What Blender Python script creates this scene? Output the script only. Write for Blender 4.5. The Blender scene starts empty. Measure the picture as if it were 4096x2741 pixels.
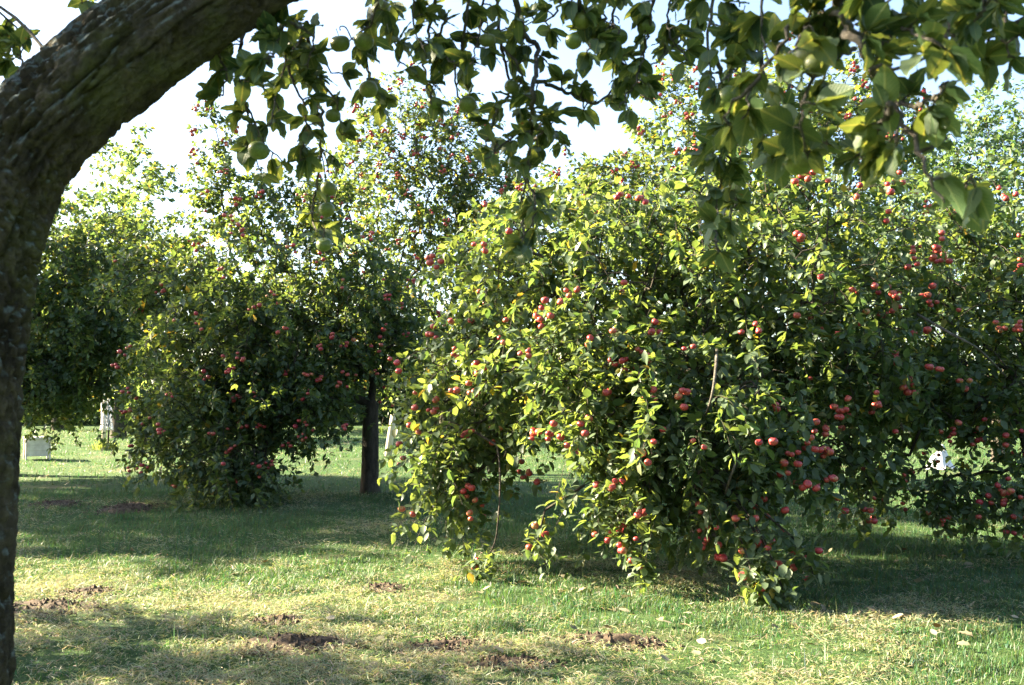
import bpy, math, random
import numpy as np
from mathutils import Vector, Matrix

# ------------------------------------------------------------------ camera, sky, sun, exposure
scene = bpy.context.scene
COL = scene.collection
W, H, FPX = 1024.0, 685.0, 995.0
CAM_Z, PITCH = 1.5, math.radians(2.9)
cam_data = bpy.data.cameras.new('camera')
cam_data.sensor_width = 36.0
cam_data.lens = 36.0 * FPX / W
cam_data.clip_start, cam_data.clip_end = 0.05, 2000.0
cam_data.dof.use_dof = True
cam_data.dof.focus_distance = 9.0
cam_data.dof.aperture_fstop = 7.0
cam = bpy.data.objects.new('camera', cam_data)
COL.objects.link(cam)
cam.location = (0, 0, CAM_Z)
cam.rotation_euler = (math.pi / 2 + PITCH, 0, 0)
scene.camera = cam

SUN_EL, SUN_BACK = math.radians(26), math.radians(16)     # height of the sun; how far it stands behind the left-hand side
to_sun = Vector((-math.cos(SUN_BACK) * math.cos(SUN_EL), math.sin(SUN_BACK) * math.cos(SUN_EL), math.sin(SUN_EL)))
world = bpy.data.worlds.new('World')
scene.world = world
world.use_nodes = True
wn = world.node_tree.nodes
wn.clear()
sky = wn.new('ShaderNodeTexSky')
sky.sky_type = 'NISHITA'
sky.sun_disc = False
sky.sun_elevation = SUN_EL
sky.sun_rotation = math.atan2(to_sun.x, to_sun.y)
sky.altitude = 0
sky.air_density, sky.dust_density, sky.ozone_density = 0.85, 1.5, 0.7
bg = wn.new('ShaderNodeBackground')
bg.inputs['Strength'].default_value = 0.05
wo = wn.new('ShaderNodeOutputWorld')
world.node_tree.links.new(sky.outputs[0], bg.inputs[0])
world.node_tree.links.new(bg.outputs[0], wo.inputs[0])
sun_data = bpy.data.lights.new('sun', 'SUN')
sun_data.energy = 5.0
sun_data.angle = math.radians(0.53)
sun_data.color = (1.0, 0.85, 0.60)
sun = bpy.data.objects.new('sun', sun_data)
sun.rotation_euler = to_sun.to_track_quat('Z', 'Y').to_euler()
COL.objects.link(sun)
vs = scene.view_settings
vs.view_transform, vs.look, vs.gamma, vs.exposure = 'Standard', 'None', 1.0, 3.5
vs.use_curve_mapping = False
cy = scene.cycles
cy.max_bounces, cy.diffuse_bounces, cy.transmission_bounces, cy.glossy_bounces = 8, 4, 5, 2
cy.use_denoising = True
cy.sample_clamp_indirect = 6.0

# ------------------------------------------------------------------ helpers
rng = np.random.default_rng(7)

def P(px, py, D):
    """the point D metres ahead of the camera that is seen at picture position (px, py) of 1024 x 685"""
    u, v = (px - W / 2) / FPX, (H / 2 - py) / FPX
    d = np.array([u, math.cos(PITCH) - v * math.sin(PITCH), math.sin(PITCH) + v * math.cos(PITCH)])
    return np.array([0, 0, CAM_Z]) + d * (D / d[1])

def Q(x, y, D):
    return P(x * 0.43705, y * 0.43705, D)

def norm(a):
    return a / np.maximum(np.linalg.norm(a, axis=-1, keepdims=True), 1e-9)

def hash3(ix, iy, iz, seed):
    h = (ix * 374761393 + iy * 668265263 + iz * 2147483647 + seed * 1274126177) & 0xFFFFFFFF
    h = ((h ^ (h >> 13)) * 1274126177) & 0xFFFFFFFF
    h = ((h ^ (h >> 16)) * 2246822519) & 0xFFFFFFFF
    return ((h ^ (h >> 15)) & 0xFFFF) / 65535.0

def vnoise(p, seed=0):
    p = np.asarray(p, float)
    i = np.floor(p).astype(np.int64)
    f = p - i
    f = f * f * (3 - 2 * f)
    out = 0
    for dx in (0, 1):
        wx = f[..., 0] if dx else 1 - f[..., 0]
        for dy in (0, 1):
            wy = f[..., 1] if dy else 1 - f[..., 1]
            for dz in (0, 1):
                wz = f[..., 2] if dz else 1 - f[..., 2]
                out = out + wx * wy * wz * hash3(i[..., 0] + dx, i[..., 1] + dy, i[..., 2] + dz, seed)
    return out

def fbm(p, seed=0, octaves=4):
    p = np.asarray(p, float)
    a, s, t = 0.5, 0.0, 0.0
    for k in range(octaves):
        s = s + a * vnoise(p * 2 ** k, seed + k)
        t += a
        a *= 0.5
    return s / t

def worley(p, seed=0):
    """distance to the nearest and second-nearest feature point"""
    p = np.asarray(p, float)
    i = np.floor(p).astype(np.int64)
    d1 = np.full(p.shape[:-1], 9.0)
    d2 = d1.copy()
    for dx in (-1, 0, 1):
        for dy in (-1, 0, 1):
            for dz in (-1, 0, 1):
                c = i + np.array([dx, dy, dz])
                q = np.stack([c[..., k] + hash3(c[..., 0], c[..., 1], c[..., 2], seed + 11 * k) for k in range(3)], -1)
                d = np.linalg.norm(q - p, axis=-1)
                d2 = np.where(d < d1, d1, np.minimum(d2, d))
                d1 = np.minimum(d1, d)
    return d1, d2

def mesh_from(name, verts, faces, mat=None, smooth=True, col=None, luv=None):
    """verts (n,3); faces: list of int arrays (m,k); col: (n,3) kept as the vertex colour 'col'"""
    me = bpy.data.meshes.new(name)
    verts = np.asarray(verts, np.float32)
    faces = [np.asarray(f, np.int32) for f in faces if len(f)]
    me.vertices.add(len(verts))
    me.vertices.foreach_set('co', verts.ravel())
    nl = sum(f.size for f in faces)
    npoly = sum(len(f) for f in faces)
    me.loops.add(nl)
    me.polygons.add(npoly)
    me.loops.foreach_set('vertex_index', np.concatenate([f.ravel() for f in faces]))
    sizes = np.concatenate([np.full(len(f), f.shape[1], np.int32) for f in faces])
    starts = np.concatenate([[0], np.cumsum(sizes)[:-1]]).astype(np.int32)
    me.polygons.foreach_set('loop_start', starts)
    me.polygons.foreach_set('use_smooth', np.full(npoly, smooth))
    if col is not None:
        a = me.attributes.new('col', 'FLOAT_COLOR', 'POINT')
        c = np.ones((len(verts), 4), np.float32)
        c[:, :3] = col
        a.data.foreach_set('color', c.ravel())
    if luv is not None:
        a = me.attributes.new('luv', 'FLOAT_VECTOR', 'POINT')
        a.data.foreach_set('vector', np.ascontiguousarray(luv, np.float32).ravel())
    me.update(calc_edges=True)
    if mat:
        me.materials.append(mat)
    return me

def link(name, data, parent=None, loc=(0, 0, 0)):
    o = bpy.data.objects.new(name, data)
    COL.objects.link(o)
    o.location = loc
    if parent:
        o.parent = parent
    return o

def tag(o, label=None, category=None, group=None, kind=None):
    for k, v in (('label', label), ('category', category), ('group', group), ('kind', kind)):
        if v:
            o[k] = v
    return o

class Geo:
    """collects shapes for one mesh"""
    def __init__(self):
        self.v, self.f3, self.f4, self.c, self.n = [], [], [], [], 0
    def add(self, v, f3=None, f4=None, c=None):
        v = np.asarray(v, float)
        self.v.append(v)
        if f3 is not None and len(f3):
            self.f3.append(np.asarray(f3) + self.n)
        if f4 is not None and len(f4):
            self.f4.append(np.asarray(f4) + self.n)
        if c is not None:
            self.c.append(np.broadcast_to(np.asarray(c, float), v.shape))
        self.n += len(v)
    def box(self, lo, hi, bevel=0.004):
        lo, hi = np.array(lo, float), np.array(hi, float)
        b = min(bevel, 0.3 * (hi - lo).min())
        import bmesh
        bm = bmesh.new()
        bmesh.ops.create_cube(bm, size=1.0)
        for q in bm.verts:
            q.co = Vector([(lo[k] + hi[k]) / 2 + q.co[k] * (hi[k] - lo[k]) for k in range(3)])
        bmesh.ops.bevel(bm, geom=bm.edges[:], offset=b, segments=1, affect='EDGES')
        bmesh.ops.triangulate(bm, faces=bm.faces[:])
        bm.verts.index_update()
        self.add([q.co[:] for q in bm.verts], f3=[[q.index for q in f.verts] for f in bm.faces])
        bm.free()
    def tube(self, pts, rad, sides=6, cap=True):
        pts = np.asarray(pts, float)
        k = len(pts)
        rad = np.broadcast_to(np.asarray(rad, float), (k,))
        t = norm(np.gradient(pts, axis=0))
        mean = norm(pts[-1] - pts[0])
        ref = np.array([0, 0, 1.0]) if abs(mean[2]) < 0.8 else np.array([1.0, 0.1, 0])
        a = norm(np.cross(t, ref))
        b = np.cross(t, a)
        th = np.arange(sides) * 2 * math.pi / sides
        ring = pts[:, None] + rad[:, None, None] * (a[:, None] * np.cos(th)[None, :, None] + b[:, None] * np.sin(th)[None, :, None])
        v = ring.reshape(-1, 3)
        i = np.arange(k - 1)[:, None] * sides
        j = np.arange(sides)[None]
        j2 = (j + 1) % sides
        f4 = np.stack([i + j, i + j2, i + sides + j2, i + sides + j], -1).reshape(-1, 4)
        f3 = None
        if cap:
            v = np.vstack([v, pts[:1], pts[-1:]])
            c0, c1 = k * sides, k * sides + 1
            e = (k - 1) * sides
            jj, jj2 = np.arange(sides), (np.arange(sides) + 1) % sides
            f3 = np.vstack([np.stack([np.full(sides, c0), jj2, jj], -1), np.stack([np.full(sides, c1), e + jj, e + jj2], -1)])
        self.add(v, f3=f3, f4=f4)
    def mesh(self, name, mat, smooth=True):
        faces = []
        if self.f3: faces.append(np.concatenate(self.f3))
        if self.f4: faces.append(np.concatenate(self.f4))
        return mesh_from(name, np.concatenate(self.v), faces, mat, smooth, np.concatenate(self.c) if self.c else None)

def spline(pts, n):
    """Catmull-Rom through rows of pts"""
    p = np.asarray(pts, float)
    p = np.vstack([2 * p[0] - p[1], p, 2 * p[-1] - p[-2]])
    t = np.linspace(0, len(p) - 3 - 1e-6, n)
    i = t.astype(int)
    f = (t - i)[:, None]
    a, b, c, d = p[i], p[i + 1], p[i + 2], p[i + 3]
    return 0.5 * (2 * b + (c - a) * f + (2 * a - 5 * b + 4 * c - d) * f ** 2 + (3 * b - a - 3 * c + d) * f ** 3)

# ------------------------------------------------------------------ materials
def new_mat(name):
    m = bpy.data.materials.new(name)
    m.use_nodes = True
    nt = m.node_tree
    nt.nodes.clear()
    out = nt.nodes.new('ShaderNodeOutputMaterial')
    def N(t, **kw):
        n = nt.nodes.new(t)
        for k, v in kw.items():
            if k.startswith('_'):
                n.inputs[k[1:].replace('_', ' ')].default_value = v
            else:
                setattr(n, k, v)
        return n
    L = lambda a, b: nt.links.new(a, b)
    return m, N, L, out

def ramp(N, stops):
    r = N('ShaderNodeValToRGB')
    e = r.color_ramp.elements
    while len(e) < len(stops):
        e.new(0.5)
    for k, (p, c) in enumerate(stops):
        e[k].position = p
        e[k].color = (*c, 1)
    return r

def leaf_material(name, veins=False, under=(0.16, 0.21, 0.13), trans=(5.2, 3.4, 1.3), amount=0.47, rough=0.42):
    """colour from the leaf's own 'col'; paler felted underside; light shines through yellow-green"""
    m, N, L, out = new_mat(name)
    at = N('ShaderNodeAttribute', attribute_name='col')
    geo = N('ShaderNodeNewGeometry')
    tc = N('ShaderNodeTexCoord')
    nz = N('ShaderNodeTexNoise', _Scale=45.0, _Detail=2.0)
    L(tc.outputs['Object'], nz.inputs['Vector'])
    var = N('ShaderNodeMixRGB', blend_type='MULTIPLY', _Fac=0.5)
    rp = ramp(N, [(0.3, (0.6, 0.65, 0.6)), (0.7, (1.2, 1.15, 1.1))])
    L(nz.outputs[0], rp.inputs[0])
    L(at.outputs['Color'], var.inputs[1])
    L(rp.outputs[0], var.inputs[2])
    if veins:
        lu = N('ShaderNodeAttribute', attribute_name='luv')
        sx = N('ShaderNodeSeparateXYZ')
        L(lu.outputs['Vector'], sx.inputs[0])
        ab = N('ShaderNodeMath', operation='ABSOLUTE'); L(sx.outputs['Y'], ab.inputs[0])
        # midrib
        mr = N('ShaderNodeMapRange'); mr.inputs[1].default_value, mr.inputs[2].default_value = 0.015, 0.05
        mr.inputs[3].default_value, mr.inputs[4].default_value = 1.0, 0.0
        L(ab.outputs[0], mr.inputs[0])
        # slanting side veins
        ma = N('ShaderNodeMath', operation='MULTIPLY_ADD'); ma.inputs[1].default_value = -0.75
        L(ab.outputs[0], ma.inputs[0]); L(sx.outputs['X'], ma.inputs[2])
        fq = N('ShaderNodeMath', operation='MULTIPLY'); fq.inputs[1].default_value = 8.5
        L(ma.outputs[0], fq.inputs[0])
        fr = N('ShaderNodeMath', operation='PINGPONG'); fr.inputs[1].default_value = 0.5
        L(fq.outputs[0], fr.inputs[0])
        sv = N('ShaderNodeMapRange'); sv.inputs[1].default_value, sv.inputs[2].default_value = 0.02, 0.16
        sv.inputs[3].default_value, sv.inputs[4].default_value = 0.3, 0.0
        L(fr.outputs[0], sv.inputs[0])
        mxv = N('ShaderNodeMath', operation='MAXIMUM'); L(mr.outputs[0], mxv.inputs[0]); L(sv.outputs[0], mxv.inputs[1])
        vm = N('ShaderNodeMixRGB'); vm.inputs[2].default_value = (0.10, 0.14, 0.06, 1)
        L(mxv.outputs[0], vm.inputs[0]); L(var.outputs[0], vm.inputs[1])
        # brown blemishes
        nb = N('ShaderNodeTexNoise', _Scale=75.0, _Detail=3.0); L(tc.outputs['Object'], nb.inputs['Vector'])
        rb = ramp(N, [(0.68, (0, 0, 0)), (0.74, (1, 1, 1))]); L(nb.outputs[0], rb.inputs[0])
        vb = N('ShaderNodeMixRGB'); vb.inputs[2].default_value = (0.07, 0.05, 0.02, 1)
        L(rb.outputs[0], vb.inputs[0]); L(vm.outputs[0], vb.inputs[1])
        var = vb
        bmp = N('ShaderNodeBump', _Strength=0.5, _Distance=0.002); L(mxv.outputs[0], bmp.inputs['Height'])
    mixu = N('ShaderNodeMixRGB')
    um = N('ShaderNodeMixRGB', _Fac=0.55)
    um.inputs[2].default_value = (*under, 1)
    L(var.outputs[0], um.inputs[1])
    L(geo.outputs['Backfacing'], mixu.inputs[0])
    L(var.outputs[0], mixu.inputs[1])
    L(um.outputs[0], mixu.inputs[2])
    pb = N('ShaderNodeBsdfPrincipled', _Roughness=rough)
    pb.inputs['Specular IOR Level'].default_value = 0.32
    L(mixu.outputs[0], pb.inputs['Base Color'])
    if veins:
        L(bmp.outputs[0], pb.inputs['Normal'])
    tm = N('ShaderNodeMixRGB', blend_type='MULTIPLY', _Fac=1.0)
    tm.inputs[2].default_value = (*trans, 1)
    L(var.outputs[0], tm.inputs[1])
    tr = N('ShaderNodeBsdfTranslucent')
    L(tm.outputs[0], tr.inputs['Color'])
    mx = N('ShaderNodeMixShader', _Fac=amount)
    L(pb.outputs[0], mx.inputs[1])
    L(tr.outputs[0], mx.inputs[2])
    L(mx.outputs[0], out.inputs[0])
    return m

def bark_material(name, dark, light, moss, scale=9.0, moss_amount=0.5, lichen=None):
    m, N, L, out = new_mat(name)
    tc = N('ShaderNodeTexCoord')
    geo = N('ShaderNodeNewGeometry')
    mp = N('ShaderNodeMapping')
    mp.inputs['Scale'].default_value = (1, 1, 0.35)
    L(tc.outputs['Object'], mp.inputs[0])
    n1 = N('ShaderNodeTexNoise', _Scale=scale, _Detail=8.0, _Roughness=0.65)
    n2 = N('ShaderNodeTexNoise', _Scale=scale * 0.35, _Detail=5.0, _Roughness=0.6)
    n3 = N('ShaderNodeTexNoise', _Scale=scale * 5, _Detail=6.0, _Roughness=0.7)
    L(mp.outputs[0], n1.inputs[0]); L(tc.outputs['Object'], n2.inputs[0]); L(tc.outputs['Object'], n3.inputs[0])
    r1 = ramp(N, [(0.35, dark), (0.68, light)])
    L(n1.outputs[0], r1.inputs[0])
    r2 = ramp(N, [(0.62 - 0.3 * moss_amount, (0, 0, 0)), (0.76 - 0.3 * moss_amount, (1, 1, 1))])
    L(n2.outputs[0], r2.inputs[0])
    mm = N('ShaderNodeMixRGB', blend_type='MULTIPLY', _Fac=0.75)
    r3 = ramp(N, [(0.3, (0.45, 0.45, 0.4)), (0.7, (1.25, 1.25, 1.2))])
    L(n3.outputs[0], r3.inputs[0])
    mix = N('ShaderNodeMixRGB')
    mix.inputs[2].default_value = (*moss, 1)
    L(r2.outputs[0], mix.inputs[0]); L(r1.outputs[0], mix.inputs[1])
    col = mix.outputs[0]
    if lichen:
        # grey lichen crust grows on the side that looks up
        sx = N('ShaderNodeSeparateXYZ')
        L(geo.outputs['Normal'], sx.inputs[0])
        n4 = N('ShaderNodeTexNoise', _Scale=scale * 1.6, _Detail=6.0, _Roughness=0.7)
        L(tc.outputs['Object'], n4.inputs[0])
        ad = N('ShaderNodeMath', operation='MULTIPLY_ADD')
        ad.inputs[1].default_value, ad.inputs[2].default_value = 0.36, -0.04
        L(sx.outputs['Z'], ad.inputs[0])
        ad2 = N('ShaderNodeMath', operation='ADD')
        L(ad.outputs[0], ad2.inputs[0]); L(n4.outputs[0], ad2.inputs[1])
        r4 = ramp(N, [(0.55, (0, 0, 0)), (0.72, (1, 1, 1))])
        L(ad2.outputs[0], r4.inputs[0])
        ml = N('ShaderNodeMixRGB')
        ml.inputs[2].default_value = (*lichen, 1)
        L(r4.outputs[0], ml.inputs[0]); L(col, ml.inputs[1])
        col = ml.outputs[0]
    L(col, mm.inputs[1]); L(r3.outputs[0], mm.inputs[2])
    pb = N('ShaderNodeBsdfPrincipled', _Roughness=0.9)
    pb.inputs['Specular IOR Level'].default_value = 0.2
    L(mm.outputs[0], pb.inputs['Base Color'])
    bp = N('ShaderNodeBump', _Strength=1.0, _Distance=0.02)
    ba = N('ShaderNodeMath', operation='ADD')
    L(n1.outputs[0], ba.inputs[0]); L(n3.outputs[0], ba.inputs[1])
    L(ba.outputs[0], bp.inputs['Height'])
    L(bp.outputs[0], pb.inputs['Normal'])
    L(pb.outputs[0], out.inputs[0])
    return m

def apple_material(name, skin, blush, ground_col, cover=0.5):
    m, N, L, out = new_mat(name)
    tc = N('ShaderNodeTexCoord')
    oi = N('ShaderNodeObjectInfo')
    ad = N('ShaderNodeVectorMath', operation='ADD')
    sc = N('ShaderNodeVectorMath', operation='SCALE')
    cb = N('ShaderNodeCombineXYZ')
    for k in range(3):
        L(oi.outputs['Random'], cb.inputs[k])
    L(cb.outputs[0], sc.inputs[0]); sc.inputs['Scale'].default_value = 37.0
    L(tc.outputs['Object'], ad.inputs[0]); L(sc.outputs[0], ad.inputs[1])
    n = N('ShaderNodeTexNoise', _Scale=14.0, _Detail=2.0)
    L(ad.outputs[0], n.inputs[0])
    mr = N('ShaderNodeMath', operation='MULTIPLY_ADD')
    mr.inputs[1].default_value = 0.35
    L(oi.outputs['Random'], mr.inputs[0]); L(n.outputs[0], mr.inputs[2])
    r = ramp(N, [(0.62 - 0.5 * cover, ground_col), (0.78 - 0.45 * cover, blush), (1.0 - 0.2 * cover, skin)])
    L(mr.outputs[0], r.inputs[0])
    fl = N('ShaderNodeTexNoise', _Scale=160.0, _Detail=1.0)
    L(tc.outputs['Object'], fl.inputs[0])
    rf = ramp(N, [(0.45, (0.85, 0.85, 0.85)), (0.7, (1.15, 1.15, 1.1))])
    L(fl.outputs[0], rf.inputs[0])
    mm = N('ShaderNodeMixRGB', blend_type='MULTIPLY', _Fac=1.0)
    L(r.outputs[0], mm.inputs[1]); L(rf.outputs[0], mm.inputs[2])
    pb = N('ShaderNodeBsdfPrincipled', _Roughness=0.38)
    pb.inputs['Subsurface Weight'].default_value = 0.08
    pb.inputs['Subsurface Radius'].default_value = (0.02, 0.008, 0.004)
    L(mm.outputs[0], pb.inputs['Base Color'])
    L(pb.outputs[0], out.inputs[0])
    return m

def plain_material(name, c0, c1, scale=20.0, rough=0.8, bump=0.3, stretch=(1, 1, 1)):
    m, N, L, out = new_mat(name)
    tc = N('ShaderNodeTexCoord')
    mp = N('ShaderNodeMapping')
    mp.inputs['Scale'].default_value = stretch
    L(tc.outputs['Object'], mp.inputs[0])
    n = N('ShaderNodeTexNoise', _Scale=scale, _Detail=6.0, _Roughness=0.65)
    L(mp.outputs[0], n.inputs[0])
    r = ramp(N, [(0.3, c0), (0.7, c1)])
    L(n.outputs[0], r.inputs[0])
    pb = N('ShaderNodeBsdfPrincipled', _Roughness=rough)
    pb.inputs['Specular IOR Level'].default_value = 0.25
    L(r.outputs[0], pb.inputs['Base Color'])
    bp = N('ShaderNodeBump', _Strength=bump, _Distance=0.01)
    L(n.outputs[0], bp.inputs['Height'])
    L(bp.outputs[0], pb.inputs['Normal'])
    L(pb.outputs[0], out.inputs[0])
    return m

M_leaf = leaf_material('apple_leaf')
M_leaf_near = leaf_material('apple_leaf_near', True, rough=0.46, amount=0.38)
M_far = leaf_material('far_leaf', under=(0.14, 0.18, 0.1), amount=0.45, rough=0.5)
M_dead = leaf_material('dead_leaf', under=(0.2, 0.18, 0.12), trans=(1.0, 0.9, 0.7), amount=0.15, rough=0.7)
M_bark_old = bark_material('old_mossy_bark', (0.035, 0.028, 0.022), (0.14, 0.115, 0.085), (0.11, 0.108, 0.05), 13.0, 0.42, lichen=(0.2, 0.235, 0.235))
M_bark = bark_material('apple_bark', (0.03, 0.025, 0.02), (0.10, 0.085, 0.07), (0.07, 0.08, 0.04), 16.0, 0.2)
M_twig = bark_material('grey_twig_bark', (0.07, 0.06, 0.05), (0.2, 0.185, 0.165), (0.1, 0.1, 0.06), 22.0, 0.15)
M_apple_red = apple_material('red_apple_skin', (0.36, 0.03, 0.042), (0.42, 0.085, 0.06), (0.42, 0.25, 0.085), 0.58)
M_apple_green = apple_material('green_apple_skin', (0.17, 0.18, 0.045), (0.12, 0.17, 0.04), (0.09, 0.14, 0.034), 0.5)
M_stem = plain_material('apple_stem', (0.05, 0.035, 0.02), (0.1, 0.08, 0.04), 60)
M_soil = plain_material('bare_soil', (0.025, 0.018, 0.012), (0.09, 0.064, 0.044), 22, 0.95, 0.9)
M_post = plain_material('pale_wood', (0.42, 0.35, 0.25), (0.62, 0.55, 0.43), 18, 0.8, 0.3, (4, 4, 0.4))
M_paint = plain_material('weathered_white_paint', (0.5, 0.44, 0.38), (0.72, 0.66, 0.58), 7, 0.6, 0.1)
M_net = plain_material('pale_netting', (0.55, 0.56, 0.62), (0.78, 0.78, 0.82), 9, 0.6, 0.0)
M_cloth = plain_material('white_cloth', (0.5, 0.5, 0.53), (0.66, 0.66, 0.68), 6, 0.85, 0.05)

def grass_material():
    m, N, L, out = new_mat('grass_blade')
    at = N('ShaderNodeAttribute', attribute_name='col')
    df = N('ShaderNodeBsdfPrincipled', _Roughness=0.5)
    df.inputs['Specular IOR Level'].default_value = 0.35
    L(at.outputs['Color'], df.inputs['Base Color'])
    tm = N('ShaderNodeMixRGB', blend_type='MULTIPLY', _Fac=1.0)
    tm.inputs[2].default_value = (1.35, 1.5, 0.8, 1)
    L(at.outputs['Color'], tm.inputs[1])
    tr = N('ShaderNodeBsdfTranslucent')
    L(tm.outputs[0], tr.inputs[0])
    mx = N('ShaderNodeMixShader', _Fac=0.35)
    L(df.outputs[0], mx.inputs[1]); L(tr.outputs[0], mx.inputs[2])
    L(mx.outputs[0], out.inputs[0])
    return m
M_grass = grass_material()

def ground_material():
    m, N, L, out = new_mat('mown_orchard_turf')
    tc = N('ShaderNodeTexCoord')
    a = N('ShaderNodeTexNoise', _Scale=0.9, _Detail=7.0, _Roughness=0.65)
    b = N('ShaderNodeTexNoise', _Scale=26.0, _Detail=7.0, _Roughness=0.75)
    c = N('ShaderNodeTexNoise', _Scale=0.16, _Detail=4.0)
    for n in (a, b, c):
        L(tc.outputs['Object'], n.inputs[0])
    g = ramp(N, [(0.28, (0.017, 0.032, 0.013)), (0.5, (0.045, 0.085, 0.03)), (0.75, (0.10, 0.14, 0.055))])
    s = ramp(N, [(0.3, (0.045, 0.04, 0.024)), (0.7, (0.2, 0.19, 0.12))])
    L(b.outputs[0], g.inputs[0]); L(b.outputs[0], s.inputs[0])
    w = ramp(N, [(0.54, (0, 0, 0)), (0.7, (1, 1, 1))])
    L(a.outputs[0], w.inputs[0])
    mx = N('ShaderNodeMixRGB')
    L(w.outputs[0], mx.inputs[0]); L(g.outputs[0], mx.inputs[1]); L(s.outputs[0], mx.inputs[2])
    v = ramp(N, [(0.35, (0.8, 0.9, 0.75)), (0.65, (1.15, 1.1, 1.0))])
    L(c.outputs[0], v.inputs[0])
    mm = N('ShaderNodeMixRGB', blend_type='MULTIPLY', _Fac=1.0)
    L(mx.outputs[0], mm.inputs[1]); L(v.outputs[0], mm.inputs[2])
    pb = N('ShaderNodeBsdfPrincipled', _Roughness=0.9)
    pb.inputs['Specular IOR Level'].default_value = 0.1
    L(mm.outputs[0], pb.inputs['Base Color'])
    bp = N('ShaderNodeBump', _Strength=0.8, _Distance=0.04)
    L(b.outputs[0], bp.inputs['Height']); L(bp.outputs[0], pb.inputs['Normal'])
    L(pb.outputs[0], out.inputs[0])
    return m
M_ground = ground_material()

# ------------------------------------------------------------------ the ground and its grass
def G(x, y):
    """where the ground is seen at a 2343-wide picture position"""
    px, py = x * 0.43705, y * 0.43705
    u, v = (px - W / 2) / FPX, (H / 2 - py) / FPX
    d = np.array([u, math.cos(PITCH) - v * math.sin(PITCH), math.sin(PITCH) + v * math.cos(PITCH)])
    t = -CAM_Z / d[2]
    return d[0] * t, d[1] * t

SOIL = [  # picture position of the centre, half-widths in metres (across, deep), height, label
    (110, 1385, 0.40, 0.28, 0.06, 'crumbled brown soil heap beside the foot of the leaning trunk'),
    (205, 1352, 0.25, 0.2, 0.05, 'small brown soil crumble behind the heap by the trunk'),
    (668, 1478, 0.36, 0.24, 0.075, 'dark churned earth patch in the short grass in front'),
    (640, 1420, 0.2, 0.12, 0.05, 'pale dry soil scrape just behind the dark churned patch'),
    (1030, 1488, 0.3, 0.16, 0.05, 'thin dark soil scrape at the front edge of the lawn'),
    (1380, 1478, 0.36, 0.16, 0.06, 'low brown earth heap in front of the drooping apple branches'),
    (130, 1158, 0.36, 0.45, 0.06, 'dark soil heap on the far lawn beside the trunk'),
    (290, 1165, 0.38, 0.55, 0.07, 'broad brown soil heap under the drooping crown of the middle tree'),
    (870, 1345, 0.26, 0.16, 0.045, 'small bare soil scar among the sunlit straw'),
    (1170, 1530, 0.22, 0.12, 0.04, 'dark crumb of soil at the bottom edge of the lawn'),
]
soil_xy = [(*G(a, b), c, d, e) for a, b, c, d, e, _ in SOIL]

def ground_h(x, y):
    p = np.stack([x, y, np.zeros_like(x)], -1)
    h = 0.10 * (fbm(p * 0.35, 3, 3) - 0.5) + 0.035 * (fbm(p * 1.9, 5, 3) - 0.5)
    fade = np.clip(1.5 - np.hypot(x, y) / 60, 0.0, 1)
    return h * fade

def soil_mask(x, y):
    m = np.zeros_like(x)
    for cx, cy_, rx, ry, hh in soil_xy:
        d = np.hypot((x - cx) / rx, (y - cy_) / ry)
        m = np.maximum(m, np.clip(1.25 - d, 0, 1))
    return m

xs = np.concatenate([[-900, -400, -180, -90, -60], np.linspace(-40, 40, 161), [60, 90, 180, 400, 900]])
ys = np.concatenate([[-300, -100, -30, -10], np.linspace(-4, 50, 181), [60, 80, 120, 200, 400, 900, 1500]])
gx, gy = np.meshgrid(xs, ys)
gz = ground_h(gx, gy)
gv = np.stack([gx, gy, gz], -1).reshape(-1, 3)
nx, ny = len(xs), len(ys)
gi = (np.arange(ny - 1)[:, None] * nx + np.arange(nx - 1)[None]).ravel()
ground = link('ground', mesh_from('ground', gv, [np.stack([gi, gi + 1, gi + nx + 1, gi + nx], -1)], M_ground))
tag(ground, 'mown orchard lawn with thin turf and dry clippings', None, None, 'structure')

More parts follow.
